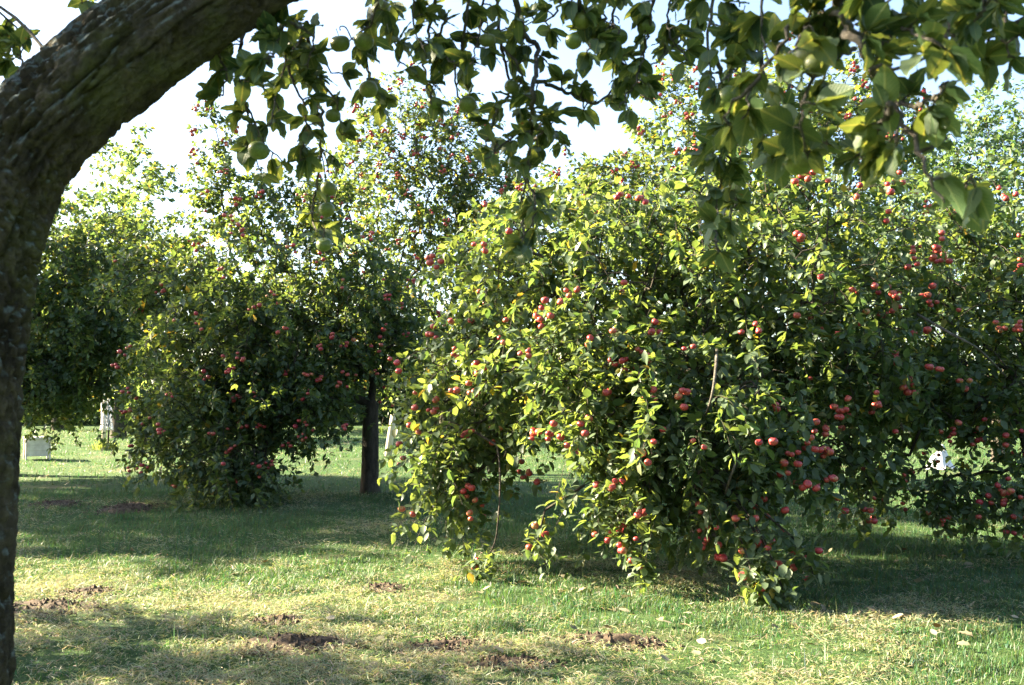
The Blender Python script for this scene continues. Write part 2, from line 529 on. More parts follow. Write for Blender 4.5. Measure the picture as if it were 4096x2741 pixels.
def blades(n, y0, y1, hmin, hmax, wmul, segs):
    """n grass blades spread over the part of the lawn that the picture shows between y0 and y1 metres ahead"""
    y = np.sqrt(rng.uniform(y0 ** 2, y1 ** 2, n))
    x = rng.uniform(-0.56, 0.56, n) * y
    clump = fbm(np.stack([x, y, x * 0], -1) * 7.0, 21, 2)
    bare = fbm(np.stack([x, y, x * 0], -1) * 1.2, 31, 4)
    dry = fbm(np.stack([x * 0.8, y, x * 0 + 4], -1) * 0.9, 41, 4) + 0.10 * np.clip((0.6 - x) / 4, -1, 1) - 0.06 * np.clip((y - 9) / 6, -1, 1)  # real straw patches, weighted left and near to paint the sunlit lawn paler
    keep = (soil_mask(x, y) + 0.25 * rng.normal(size=n) < 0.6) & (clump + 0.3 * rng.normal(size=n) > 0.38)
    keep &= ~((bare > 0.62) & (rng.random(n) < 0.6))
    x, y, clump, dry = x[keep], y[keep], clump[keep], dry[keep]
    n = len(x)
    isdry = dry + 0.10 * rng.normal(size=n) > 0.60
    z = ground_h(x, y)
    hgt = rng.uniform(hmin, hmax, n) * (0.3 + 1.35 * clump)
    tall = rng.random(n) < 0.025
    hgt[tall] *= 2.0
    az = rng.uniform(0, 2 * math.pi, n)
    lean = np.where(isdry, rng.uniform(0.9, 1.5, n), np.abs(rng.normal(0.45, 0.3, n)))
    hgt = np.where(isdry, hgt * rng.uniform(0.6, 1.4, n), hgt)
    d = np.stack([np.cos(az) * np.sin(lean), np.sin(az) * np.sin(lean), np.cos(lean)], -1)
    side = np.stack([-np.sin(az), np.cos(az), np.zeros(n)], -1)
    tw = rng.uniform(-1, 1, n)[:, None]
    side = norm(side + tw * np.cross(side, d))
    w = (rng.uniform(0.0014, 0.0034, n) * wmul * np.where(isdry, 0.7, 1.0))[:, None]
    base = np.stack([x, y, z + np.where(isdry, rng.uniform(0.0, 0.035, n), -0.005)], -1)
    g = np.stack([rng.uniform(0.032, 0.09, n), rng.uniform(0.076, 0.14, n), rng.uniform(0.024, 0.058, n)], -1)
    blue = rng.random(n) < 0.2
    g[blue] *= np.array([0.8, 0.95, 1.5])
    s = np.stack([rng.uniform(0.22, 0.36, n), rng.uniform(0.215, 0.34, n), rng.uniform(0.13, 0.22, n)], -1)
    c = np.where(isdry[:, None], s, g)
    h = hgt[:, None]
    sag = np.array([0, 0, -1.0]) * (h * 0.18 * np.sin(lean)[:, None])
    if segs == 2:
        mid = base + d * h * 0.55
        tip = base + d * h + sag * 1.6 + (d * [1, 1, 0]) * h * 0.15
        v = np.stack([base - side * w, base + side * w, mid - side * w * 0.8, mid + side * w * 0.8, tip], 1).reshape(-1, 3)
        k = np.arange(n)[:, None] * 5
        return v, k + np.array([[2, 3, 4]]), k + np.array([[0, 1, 3, 2]]), np.repeat(c, 5, 0)
    tip = base + d * h + sag
    v = np.stack([base - side * w, base + side * w, tip], 1).reshape(-1, 3)
    k = np.arange(n)[:, None] * 3
    return v, k + np.array([[0, 1, 2]]), None, np.repeat(c, 3, 0)

gg = Geo()
for args in ((360000, 4.6, 9.0, 0.022, 0.07, 1.0, 2), (230000, 9.0, 15.0, 0.03, 0.08, 1.5, 1), (170000, 15.0, 42.0, 0.03, 0.10, 3.2, 1)):
    v, f3, f4, c = blades(*args)
    gg.add(v, f3, f4, c)
tag(link('grass', gg.mesh('grass', M_grass)), 'short mown grass and straw clippings covering the orchard lawn', 'grass', None, 'stuff')

for (a, b, rx, ry, hh, label), (cx, cy_, *_r) in zip(SOIL, soil_xy):
    n_r, n_a = 12, 40
    rr = np.linspace(0, 1, n_r)[:, None]
    th = np.linspace(0, 2 * math.pi, n_a, endpoint=False)[None]
    edge = 0.8 + 0.45 * fbm(np.stack([np.cos(th) * 1.6 + cx, np.sin(th) * 1.6 + cy_, th * 0], -1), 77, 3)
    lx, ly = rr * np.cos(th) * rx * edge, rr * np.sin(th) * ry * edge
    q = np.stack([lx + cx, ly + cy_, lx * 0], -1)
    prof = np.clip(1 - rr ** 2, 0, 1) * np.ones_like(th)
    base_z = ground_h(np.array([cx]), np.array([cy_]))[0]
    lz = ground_h(q[..., 0], q[..., 1]) - base_z + 0.6 * hh * prof * (0.25 + 1.3 * fbm(q * 9, 5, 4)) + 0.05 * prof * (fbm(q * 22, 9, 3) - 0.4) - 0.006
    v = np.stack([lx, ly, lz], -1).reshape(-1, 3)
    i = (np.arange(n_r - 1)[:, None] * n_a)
    j = np.arange(n_a)[None]
    f = np.stack([i + j, i + (j + 1) % n_a, i + n_a + (j + 1) % n_a, i + n_a + j], -1).reshape(-1, 4)
    root = link('soil_heap', None, None, (cx, cy_, base_z))
    tag(root, label, 'soil heap', 'bare soil heaps on the lawn')
    link('earth', mesh_from('earth', v, [f], M_soil), root)
    cl = Geo()
    for _ in range(int(420 * (rx + ry))):
        t, r0 = rng.uniform(0, 6.28), math.sqrt(rng.random()) * 1.35
        x, y = r0 * math.cos(t) * rx, r0 * math.sin(t) * ry
        s = rng.uniform(0.005, 0.032) * (1.15 - 0.5 * r0)
        zz = ground_h(np.array([x + cx]), np.array([y + cy_]))[0] - base_z + max(0, 0.6 * hh * (1 - r0 * r0) * 0.75)
        ico = np.array([[0, 0, 1], [1, 0, 0.1], [0.2, 1, 0], [-1, 0.1, 0.1], [0, -1, -0.1], [0, 0, -0.7]]) * rng.uniform(0.6, 1.3, (6, 3)) * s
        cl.add(ico + [x, y, zz], f3=[[0, 1, 2], [0, 2, 3], [0, 3, 4], [0, 4, 1], [5, 2, 1], [5, 3, 2], [5, 4, 3], [5, 1, 4]])
    tag(link('clods', cl.mesh('clods', M_soil, False), root), kind='stuff')

# ------------------------------------------------------------------ leaves
def leaf_colors(n, dark=0.0, yellow=0.06):
    t = rng.random((n, 1))
    c = (1 - t) * np.array([0.020, 0.054, 0.029]) + t * np.array([0.060, 0.112, 0.047])
    y = rng.random(n) < yellow
    c[y] = np.array([0.15, 0.155, 0.04]) * rng.uniform(0.6, 1.2, (y.sum(), 1))
    return c * 0.88 * (1 - dark)

def frames(d, up):
    d = norm(d)
    s = norm(np.cross(d, up))
    n = np.cross(s, d)
    return d, s, n

# unit leaf outlines: (along, half-width, lift)
def leaf_template(detail):
    if detail == 0:
        v = np.array([[0, 0, 0], [0.45, 0.5, 0.08], [1, 0, -0.1], [0.45, -0.5, 0.08]])
        return v, np.array([[0, 2, 1], [0, 3, 2]]), None
    if detail == 1:
        v = np.array([[0, 0, 0], [0.3, 0.46, 0.1], [0.34, 0, 0], [0.3, -0.46, 0.1], [0.7, 0.4, 0.04], [0.72, 0, -0.05], [0.7, -0.4, 0.04], [1, 0, -0.16]])
        return v, np.array([[0, 2, 1], [0, 3, 2], [4, 5, 7], [5, 6, 7]]), np.array([[1, 2, 5, 4], [2, 3, 6, 5]])
    st = np.array([0.0, 0.1, 0.25, 0.42, 0.6, 0.76, 0.9, 1.0])
    hw = np.array([0.0, 0.27, 0.44, 0.5, 0.46, 0.34, 0.17, 0.0])
    v, f3, f4 = [[-0.22, 0.012, 0.06], [-0.22, -0.012, 0.06], [0, 0.02, 0], [0, -0.02, 0]], [], [[0, 1, 3, 2]]
    rows = []
    for k in range(1, 7):
        sag = -0.22 * st[k] ** 2
        rip = 0.035 * (-1) ** k
        rows.append(len(v))
        v += [[st[k], hw[k], sag + 0.13 * hw[k] + rip], [st[k], 0, sag], [st[k], -hw[k], sag + 0.13 * hw[k] - rip]]
    tip = len(v)
    v.append([1, 0, -0.24])
    r = rows[0]
    f3 += [[2, r + 1, r], [3, r + 2, r + 1], [2, 3, r + 1]]
    for a, b in zip(rows[:-1], rows[1:]):
        f4 += [[a, a + 1, b + 1, b], [a + 1, a + 2, b + 2, b + 1]]
    r = rows[-1]
    f3 += [[r, r + 1, tip], [r + 1, r + 2, tip]]
    return np.array(v, float), np.array(f3), np.array(f4)

def leaf_geo(pos, d, up, length, width, col, detail):
    t, f3, f4 = leaf_template(detail)
    d, s, n = frames(d, up)
    curl = rng.uniform(0.2, 2.2, len(pos))[:, None, None]
    v = pos[:, None] + d[:, None] * t[None, :, :1] * length[:, None, None] + s[:, None] * t[None, :, 1:2] * width[:, None, None] \
        + n[:, None] * t[None, :, 2:] * width[:, None, None] * curl
    k = (np.arange(len(pos)) * len(t))[:, None, None]
    f3 = (f3[None] + k).reshape(-1, 3)
    f4 = (f4[None] + k).reshape(-1, 4) if f4 is not None else None
    return v.reshape(-1, 3), f3, f4, np.repeat(col, len(t), 0)

def leaf_variants(detail, mat, n, length, aspect):
    out = []
    for k in range(n):
        v, f3, f4, c = leaf_geo(np.zeros((1, 3)), np.array([[0, 1.0, 0]]), np.array([[0, 0, 1.0]]), np.array([length]), np.array([length * aspect * rng.uniform(0.9, 1.1)]),
                                leaf_colors(1, 0, 0.0), detail)
        t = leaf_template(detail)[0]
        out.append(mesh_from('leaf', v, [f3, f4], mat, True, c, luv=t))
    return out

def leaf_objects(root, meshes, length, pos, d, up, lens):
    d, s, n = frames(d, up)
    for k in range(len(pos)):
        o = bpy.data.objects.new('leaf', meshes[k % len(meshes)])
        COL.objects.link(o)
        o.parent = root
        q = lens[k] / length
        m = Matrix(((-s[k][0] * q, d[k][0] * q, n[k][0] * q, pos[k][0] - root.location.x), (-s[k][1] * q, d[k][1] * q, n[k][1] * q, pos[k][1] - root.location.y),
                    (-s[k][2] * q, d[k][2] * q, n[k][2] * q, pos[k][2] - root.location.z), (0, 0, 0, 1)))
        o.matrix_basis = m

# ------------------------------------------------------------------ apples
def apple_mesh(name, mat, nr=9, na=12):
    t = np.linspace(0, math.pi, nr)
    r = 0.5 * np.sin(t) * (1 + 0.06 * np.cos(t))
    z = 0.46 * np.cos(t)
    z = z - 0.13 * np.exp(-(t / 0.42) ** 2) + 0.08 * np.exp(-((math.pi - t) / 0.4) ** 2)
    v = [[0, 0, z[0]]]
    for k in range(1, nr - 1):
        for a in np.arange(na) * 2 * math.pi / na:
            rr = r[k] * (1 + 0.025 * math.cos(5 * a) * (1 if k > nr / 2 else 0.3))
            v.append([rr * math.cos(a), rr * math.sin(a), z[k]])
    v.append([0, 0, z[-1]])
    f3 = [[0, 1 + j, 1 + (j + 1) % na] for j in range(na)]
    e = 1 + (nr - 3) * na
    f3 += [[len(v) - 1, e + (j + 1) % na, e + j] for j in range(na)]
    f4 = [[1 + k * na + j, 1 + (k + 1) * na + j, 1 + (k + 1) * na + (j + 1) % na, 1 + k * na + (j + 1) % na] for k in range(nr - 3) for j in range(na)]
    me = mesh_from(name, np.array(v) * 0.075, [np.array(f3), np.array(f4)], mat)
    return me
ME_RED = apple_mesh('red_apple', M_apple_red)
ME_GREEN = apple_mesh('green_apple', M_apple_green, 12, 16)
_s = Geo()
_s.tube([[0, 0, 0.022], [0.002, 0, 0.036], [0.006, 0.002, 0.058]], [0.0018, 0.0014, 0.002], 5)
ME_STEM = _s.mesh('stem', M_stem)

def apple_objects(root, me, pts, scale=(0.55, 0.9), stem=False):
    for p in pts:
        o = link('apple', me, root, tuple(np.asarray(p) - np.array(root.location)))
        s = rng.uniform(*scale)
        o.scale = (s, s, s * rng.uniform(0.9, 1.0))
        o.rotation_euler = (rng.normal(0, 0.35), rng.normal(0, 0.35), rng.uniform(0, 6.28))
        if stem:
            link('stem', ME_STEM, o)

# ------------------------------------------------------------------ trees
def grow(base, fork_h, targets, trunk_top_r, lean=(0, 0), sag=0.12, power=2.3, tip_r=0.0035):
    """branch network from a trunk to every target point; returns paths of node ids, nodes, radii, and the trunk polyline"""
    base = np.array(base, float)
    fork = base + np.array([lean[0], lean[1], fork_h])
    trunk = spline([base + [0, 0, -0.1], base * 0.6 + fork * 0.4 + np.array([rng.normal(0, 0.03), rng.normal(0, 0.03), 0]), fork], 7)
    nodes = [fork]
    plen = [0.0]
    parent = [-1]
    paths = []
    A = np.zeros((60000, 3))
    Lp = np.full(60000, 1e9)
    A[0], Lp[0] = fork, 0
    cnt = 1
    order = np.argsort(np.linalg.norm(targets - fork, axis=1))
    for t in targets[order]:
        d = np.linalg.norm(A[:cnt] - t, axis=1)
        k = int(np.argmin(d + 0.22 * Lp[:cnt]))
        a, dist = A[k].copy(), d[k]
        if dist < 0.02:
            continue
        n = max(2, int(dist / 0.22) + 1)
        s = np.linspace(0, 1, n + 1)[1:, None]
        arch = sag * dist * np.sin(s * math.pi) * np.array([0, 0, 1.0])
        pts = a + (t - a) * s + arch + rng.normal(0, 0.025 * min(dist, 1), (n, 3)) * np.sin(s * math.pi)
        path = [k]
        for q in pts:
            A[cnt] = q
            Lp[cnt] = Lp[path[-1]] + np.linalg.norm(q - A[path[-1]])
            parent.append(path[-1])
            path.append(cnt)
            cnt += 1
        paths.append(path)
    ends = {p[-1] for p in paths}
    acc = np.zeros(cnt)
    for e in ends:
        acc[e] += tip_r ** power
    for i in range(cnt - 1, 0, -1):
        acc[parent[i]] += acc[i]
    rad = acc ** (1 / power)
    rad = rad * min(1.0, trunk_top_r / rad[0]) if rad[0] > 0 else rad
    rad = np.maximum(rad, tip_r * 0.8)
    return A[:cnt], rad, paths, trunk

def lobe_points(lobes, rng):
    """shoot starts in lobes (centre, radii, number, upright, outward bias)"""
    P_, C_, U_, R_ = [], [], [], []
    for c, r, n, up in lobes:
        d = norm(rng.normal(size=(n, 3)))
        rad = rng.uniform(0.0, 1, (n, 1)) ** 0.42
        p = c + d * rad * np.array(r)
        P_.append(p); C_.append(np.repeat(np.array(c)[None], n, 0)); U_.append(np.full(n, up)); R_.append(np.repeat(np.array(r)[None], n, 0))
    return np.concatenate(P_), np.concatenate(C_), np.concatenate(U_), np.concatenate(R_)

def make_tree(name, base, lobes, label, category, group, fork_h=1.1, trunk_r=0.12, detail=0, leaf_len=0.085, per_shoot=16, shoot_len=0.34,
              bark=None, leafmat=None, dark=0.0, yellow=0.02, apples=0, cluster=3, apple_me=None, leaf_parts=0, strands=(), lean=(0, 0), aspect=0.62, apple_bias=0.0, zmin=0.12, tint=(1, 1, 1)):
    bark, leafmat = bark or M_bark, leafmat or M_leaf
    root = link(name, None, None, tuple(base))
    root.empty_display_size = 0.2
    tag(root, label, category, group)
    origin = np.array(base, float)
    tips, cen, upr, rad3 = lobe_points(lobes, rng)
    ok = tips[:, 2] > zmin
    tips, cen, upr, rad3 = tips[ok], cen[ok], upr[ok], rad3[ok]
    limbs = np.array([np.array(c) - 0.15 * (np.array(c) - origin - [0, 0, fork_h]) for c, r, n, u in lobes])
    A, rad, paths, trunk = grow(base, fork_h, np.vstack([limbs, tips]), trunk_r, lean)
    g = Geo()
    fork = trunk[-1]
    tz = np.linspace(0, 1, 7)
    tr = trunk_r * (1.0 + 0.45 * np.exp(-tz * 6) + 0.18 * (1 - tz))
    g.tube(np.vstack([spline(trunk, 16), fork + [0, 0, 0.06]]) - origin, np.concatenate([np.interp(np.linspace(0, 1, 16), tz, tr), [trunk_r * 0.6]]), 14)
    for v in g.v:
        a = np.arctan2(v[:, 1], v[:, 0])
        k = 1 + 0.12 * (fbm(np.stack([np.cos(a) * 2.2, np.sin(a) * 2.2, v[:, 2] * 2.0], -1) + origin, 3, 3) - 0.5) * 2
        v[:, :2] *= k[:, None]
    link('trunk', g.mesh('trunk', bark), root)
    g = Geo()
    for p in paths:
        r = rad[p].copy()
        r[0] = min(r[0], r[1] * 1.15)
        g.tube(A[p] - origin, r, 6 if r[1] > 0.02 else 4, cap=False)
    # leafy shoots
    n = len(tips)
    out = norm((tips - cen) / rad3)
    out[:, 2] *= 0.6
    sd = norm(out * 0.8 + rng.normal(0, 0.5, (n, 3)) + np.stack([np.zeros(n), np.zeros(n), np.where(upr > 0, upr, upr)], -1))
    L = shoot_len * rng.uniform(0.55, 1.35, n)
    for tipspts in strands:
        # a hanging strand: points with shoots all along it
        tp = np.asarray(tipspts, float)
        k = max(4, int(np.linalg.norm(np.diff(tp, axis=0), axis=1).sum() / 0.06))
        sp = spline(tp, k)
        d0 = np.linalg.norm(A - tp[0], axis=1)
        g.tube(np.vstack([A[int(np.argmin(d0))][None], sp]) - origin, np.linspace(0.011, 0.004, k + 1), 6)
    seg = 4
    u = np.linspace(0, 1, seg)[None, :, None]
    droop = np.where(upr > 0.3, 0.05, 0.45)[:, None, None]
    curve = tips[:, None] + sd[:, None] * L[:, None, None] * u + np.array([0, 0, -1.0]) * droop * L[:, None, None] * u ** 2
    if True:
        side = norm(np.cross(sd, rng.normal(size=(n, 3))))
        oth = np.cross(sd, side)
        rr = (np.array([0.0036, 0.003, 0.0024, 0.0014]) * (1.0 if detail else 1.6))[None, :, None]
        ring = np.stack([curve + rr * side[:, None], curve + rr * (-0.5 * side + 0.87 * oth)[:, None], curve + rr * (-0.5 * side - 0.87 * oth)[:, None]], 2)
        v = ring.reshape(-1, 3) - origin
        k = (np.arange(n) * seg * 3)[:, None]
        f = np.concatenate([k + np.array([[s * 3 + a, s * 3 + (a + 1) % 3, s * 3 + 3 + (a + 1) % 3, s * 3 + 3 + a]]) for s in range(seg - 1) for a in range(3)])
        g.add(v, f4=f)
    link('branches', g.mesh('branches', bark), root)
    # leaves
    m = per_shoot
    tt = rng.uniform(0.02, 1.05, (n, m))
    ci = np.clip((tt * (seg - 1)), 0, seg - 1.001)
    i0 = ci.astype(int)
    fr = (ci - i0)[..., None]
    rows = np.arange(n)[:, None]
    pos = curve[rows, i0] * (1 - fr) + curve[rows, i0 + 1] * fr
    pos = pos.reshape(-1, 3)
    ax = np.repeat(sd, m, 0)
    N_ = len(pos)
    radial = norm(np.cross(ax, rng.normal(size=(N_, 3))))
    fwd = rng.uniform(-0.1, 0.9, (N_, 1))
    ld = norm(radial + ax * fwd + np.array([0, 0, -1.0]) * rng.uniform(-0.1, 0.75, (N_, 1)))
    up = norm(np.array([0, 0, 1.0]) + 0.55 * radial + rng.normal(0, 0.42, (N_, 3)))
    ln = leaf_len * rng.uniform(0.6, 1.25, N_)
    pos = pos + ld * (0.2 * ln)[:, None]
    for tipspts in strands:
        tp = np.asarray(tipspts, float)
        tot = np.linalg.norm(np.diff(tp, axis=0), axis=1).sum()
        k = int(tot * 170)
        sp = spline(tp, 60)
        lo = 0.72 if len(tp) > 4 else 0.0
        k = int(k * (1 - lo) * (1.6 if lo else 1))
        q = sp[np.clip(((lo + (1 - lo) * rng.random(k) ** 0.8) * 59).astype(int), 0, 59)] + rng.normal(0, 0.06, (k, 3))
        rd = norm(rng.normal(size=(k, 3)))
        pos = np.vstack([pos, q])
        ld = np.vstack([ld, norm(rd + np.array([0, 0, -0.5]))])
        up = np.vstack([up, norm(np.array([0, 0, 0.8]) + 0.8 * rd)])
        ln = np.concatenate([ln, leaf_len * rng.uniform(0.7, 1.2, k)])
    ok = pos[:, 2] > 0.05
    pos, ld, up, ln = pos[ok], ld[ok], up[ok], ln[ok]
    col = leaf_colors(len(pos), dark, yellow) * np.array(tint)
    rest = np.ones(len(pos), bool)
    if leaf_parts:
        dist = np.linalg.norm(pos - np.array([0, 0, CAM_Z]), axis=1) / ln
        px = (pos[:, 0] / pos[:, 1]) * FPX
        dist[np.abs(px) > 500] = 1e9
        pick = np.argsort(dist)[:leaf_parts]
        rest[pick] = False
        ms = leaf_variants(1, leafmat, 6, leaf_len, aspect)
        leaf_objects(root, ms, leaf_len, pos[pick], ld[pick], up[pick], ln[pick])
    v, f3, f4, c = leaf_geo(pos[rest] - origin, ld[rest], up[rest], ln[rest], ln[rest] * aspect * rng.uniform(0.85, 1.1, rest.sum()), col[rest], detail)
    crown = link('crown', mesh_from('crown', v, [f3] + ([f4] if f4 is not None else []), leafmat, True, c), root)
    crown['kind'] = 'stuff'
    if apples:
        # fruit clusters hang from shoots in the outer crown
        c0 = curve[:, 2] + out * np.array([0.06, 0.06, 0.0]) + [0, -0.09, -0.01]
        inside = np.zeros(n)
        for c, r, _n, _u in lobes:
            e = (c0 + np.array([0, -0.35, 0.08]) - np.array(c)) / (np.array(r) + 0.12)
            inside += (np.linalg.norm(e, axis=1) < 1.0)
        score = rng.random(n) - apple_bias * 2.0 * np.minimum(inside, 2)
        scr = c0[:, [0, 2]] / c0[:, 1:2] * FPX
        pick = []
        for i in np.argsort(-score):
            if len(pick) >= max(1, apples // cluster):
                break
            if not pick or np.min(np.abs(scr[pick] - scr[i]).sum(1)) > 15:
                pick.append(i)
        pts = []
        for i in pick:
            k = int(rng.integers(1, 2 * cluster))
            for _ in range(k):
                pts.append(c0[i] + rng.normal(0, 0.042, 3) + [0, 0, -0.02])
        for tipspts in strands:
            sp = spline(tipspts, 40)
            for _ in range(int(8 * np.linalg.norm(sp[-1] - sp[0]))):
                pts.append(sp[int(rng.uniform(0.8 if len(tipspts) > 4 else 0.25, 1) * 39)] + rng.normal(0, 0.05, 3))
        pts = sorted((p for p in pts if p[2] > 0.1), key=lambda p: p[0] ** 2 + p[1] ** 2)
        apple_objects(root, apple_me or ME_RED, pts[:300])
        if len(pts) > 300:
            me0 = apple_me or ME_RED
            av = np.array([q.co[:] for q in me0.vertices])
            g = Geo()
            t3 = [list(f.vertices) for f in me0.polygons if len(f.vertices) == 3]
            t4 = [list(f.vertices) for f in me0.polygons if len(f.vertices) == 4]
            for p in pts[300:]:
                g.add(av * rng.uniform(0.62, 0.98) + (p - origin), t3, t4)
            link('apples', g.mesh('apples', me0.materials[0]), root)['kind'] = 'stuff'
    return root

def lobe(px, py, D, rx, ry, rz, n, up=-0.25):
    return (P(px, py, D), (rx, ry, rz), n, up)

def ground_at(px, D):
    x = (px - W / 2) / FPX * D
    return (x, D, float(ground_h(np.array([x]), np.array([D]))[0]) - 0.02)

RG = 'red apple trees of the orchard'
# the wide drooping tree in the middle
make_tree('apple_tree', ground_at(707, 10.2), [
    lobe(665, 275, 10.0, 2.2, 2.3, 1.05, 600),
    lobe(770, 235, 10.2, 1.5, 1.6, 0.95, 300),
    lobe(560, 258, 10.2, 1.2, 1.2, 0.75, 220),
    lobe(468, 395, 9.3, 0.45, 0.8, 0.8, 170),
    lobe(448, 470, 8.8, 0.2, 0.35, 0.42, 50, -0.7),
    lobe(592, 372, 8.3, 0.9, 0.85, 0.5, 230),
    lobe(690, 415, 7.9, 0.9, 0.75, 0.6, 225),
    lobe(618, 480, 8.0, 0.3, 0.45, 0.35, 40, -0.7),
    lobe(680, 485, 7.8, 0.4, 0.5, 0.33, 48, -0.7),
    lobe(820, 352, 9.0, 0.85, 0.9, 0.65, 220),
    lobe(838, 448, 8.8, 0.28, 0.3, 0.28, 36, -0.7),
    lobe(760, 455, 8.0, 0.4, 0.4, 0.25, 55, -0.7),
], 'broad drooping apple tree thick with red apples in the middle of the lawn', 'apple tree', RG, fork_h=1.15, trunk_r=0.13, detail=1, leaf_len=0.088, per_shoot=23,
    apples=400, apple_bias=0.7, leaf_parts=300,
    strands=[[P(715, 470, 7.6), P(755, 525, 7.2), P(776, 570, 6.95), P(788, 608, 6.85)], [P(720, 480, 7.5), P(762, 545, 7.1), P(765, 590, 6.95), P(780, 612, 6.9)],
             [P(748, 500, 7.4), P(800, 545, 7.1), P(815, 580, 7.0)], [P(725, 500, 7.4), P(748, 560, 7.0), P(758, 605, 6.85)],
             [P(497, 445, 8.5), P(500, 470, 8.35), P(499, 510, 8.2), P(494, 545, 8.1), P(480, 566, 8.0), P(474, 582, 8.0)],
             [P(545, 510, 8.0), P(538, 545, 7.9), P(548, 568, 7.8)], [P(645, 530, 7.6), P(640, 560, 7.5), P(645, 582, 7.4)]])

main_tree = bpy.data.objects['apple_tree']
for line in ([(1640, 800, 7.6), (1638, 840, 7.25), (1630, 900, 7.1), (1615, 950, 7.3)], [(1700, 990, 7.8), (1690, 1040, 7.3), (1672, 1090, 7.2), (1660, 1130, 7.4)],
             [(2100, 720, 8.6), (2170, 760, 8.2), (2240, 800, 8.2), (2300, 860, 8.6)]):
    q = np.array([Q(*c) for c in line])
    g = Geo()
    g.tube(spline(q, 14) - np.array(main_tree.location), np.linspace(0.013, 0.008, 14), 7)
    link('branch', g.mesh('branch', M_twig), main_tree)

# the tree on the right whose branches hang dark
make_tree('apple_tree', ground_at(1050, 10.8), [
    lobe(965, 315, 10.4, 1.35, 1.5, 1.0, 310),
    lobe(1065, 300, 10.5, 1.2, 1.4, 1.15, 190),
    lobe(960, 235, 11.0, 1.1, 1.2, 0.9, 150),
    lobe(905, 385, 9.6, 0.55, 0.7, 0.5, 100, -0.4),
    lobe(990, 392, 9.5, 0.6, 0.7, 0.45, 100, -0.4),
    lobe(880, 462, 9.2, 0.2, 0.25, 0.3, 26, -0.7),
    lobe(952, 488, 9.1, 0.2, 0.25, 0.26, 28, -0.7),
    lobe(1020, 475, 9.0, 0.2, 0.3, 0.38, 36, -0.7),
], 'apple tree with dark hanging branches at the right edge of the lawn', 'apple tree', RG, fork_h=1.2, trunk_r=0.12, detail=1, leaf_len=0.088, per_shoot=23, apples=190, apple_bias=0.6,
    strands=[[P(945, 480, 9.0), P(938, 505, 8.9), P(935, 518, 8.9)], [P(868, 500, 9.1), P(862, 515, 9.0), P(866, 530, 9.0)]])

# the middle-distance tree with the bare dark trunk
make_tree('apple_tree', ground_at(371, 14.8), [
    lobe(290, 300, 14.6, 1.65, 1.9, 1.35, 600),
    lobe(205, 415, 13.8, 0.95, 1.0, 0.8, 260, -0.4),
    lobe(235, 468, 13.2, 0.55, 0.55, 0.36, 110, -0.6),
    lobe(292, 402, 13.8, 0.7, 0.8, 0.42, 150, -0.3),
    lobe(380, 330, 15.0, 0.75, 1.1, 0.8, 200, 0.0),
    lobe(165, 275, 15.0, 0.75, 0.8, 0.5, 110),
    lobe(228, 345, 14.2, 1.3, 1.3, 0.85, 240, -0.1),
    lobe(225, 200, 14.8, 0.5, 0.6, 0.7, 60, 0.7),
    lobe(212, 130, 14.8, 0.16, 0.2, 0.45, 10, 1.2),
    lobe(300, 205, 14.8, 0.6, 0.6, 0.5, 60, 0.6),
    lobe(345, 180, 15.0, 0.25, 0.3, 0.8, 20, 1.0),
], 'apple tree with a bare dark trunk and lopsided crown reaching to the grass', 'apple tree', RG, fork_h=1.35, trunk_r=0.115, detail=0, leaf_len=0.098, per_shoot=31, shoot_len=0.42, apples=310, apple_bias=0.6)

# taller thin-topped trees behind
make_tree('apple_tree', ground_at(446, 19.0), [
    lobe(430, 330, 18.6, 1.5, 1.3, 1.3, 230),
    lobe(412, 225, 19.0, 1.25, 1.1, 1.5, 300, 0.3),
    lobe(395, 135, 19.0, 0.65, 0.6, 1.1, 90, 1.0),
    lobe(452, 150, 19.0, 0.6, 0.6, 1.0, 80, 0.8),
    lobe(490, 205, 19.0, 0.9, 0.9, 0.9, 150, 0.5),
    lobe(365, 190, 19.0, 0.5, 0.5, 1.0, 30, 1.0),
], 'tall thin-topped apple tree rising behind the drooping tree, left of the bright sky gap', 'apple tree', RG, fork_h=1.4, trunk_r=0.14, detail=0, leaf_len=0.11, per_shoot=22, shoot_len=0.5, apples=420, cluster=4, apple_bias=0.5, yellow=0.05)
make_tree('apple_tree', ground_at(742, 16.5), [
    lobe(690, 205, 16.2, 1.9, 1.4, 1.0, 240, 0.3),
    lobe(830, 180, 15.8, 1.5, 1.4, 1.3, 280, 0.3),
    lobe(672, 130, 16.2, 0.7, 0.6, 1.1, 90, 0.9),
    lobe(590, 200, 16.6, 1.2, 1.0, 0.6, 120, 0.6),
    lobe(770, 120, 16.0, 1.0, 0.8, 1.0, 120, 0.8),
    lobe(865, 115, 16.0, 0.8, 0.6, 0.9, 80, 0.7),
], 'tall sunlit apple tree rising behind the drooping tree, right of the bright sky gap', 'apple tree', RG, fork_h=1.5, trunk_r=0.14, detail=0, leaf_len=0.11, per_shoot=22, shoot_len=0.48, apples=420, cluster=4, apple_bias=0.5, yellow=0.05)
make_tree('apple_tree', ground_at(1000, 22.0), [
    lobe(950, 170, 21.5, 1.0, 1.2, 1.6, 150, 0.2),
    lobe(1015, 230, 21.5, 1.6, 1.6, 2.4, 300, 0.1),
    lobe(930, 250, 21.5, 1.4, 1.4, 1.6, 220, 0.1),
    lobe(1010, 120, 21.5, 0.8, 0.8, 1.2, 60, 0.8),
], 'tall blue-green apple tree with green fruit beyond the right-hand trees', 'apple tree', 'green apple trees of the orchard', fork_h=1.6, trunk_r=0.16, leaf_len=0.12, per_shoot=22, shoot_len=0.5, apples=70, apple_me=ME_GREEN, yellow=0.02, tint=(0.85, 1.0, 1.35))
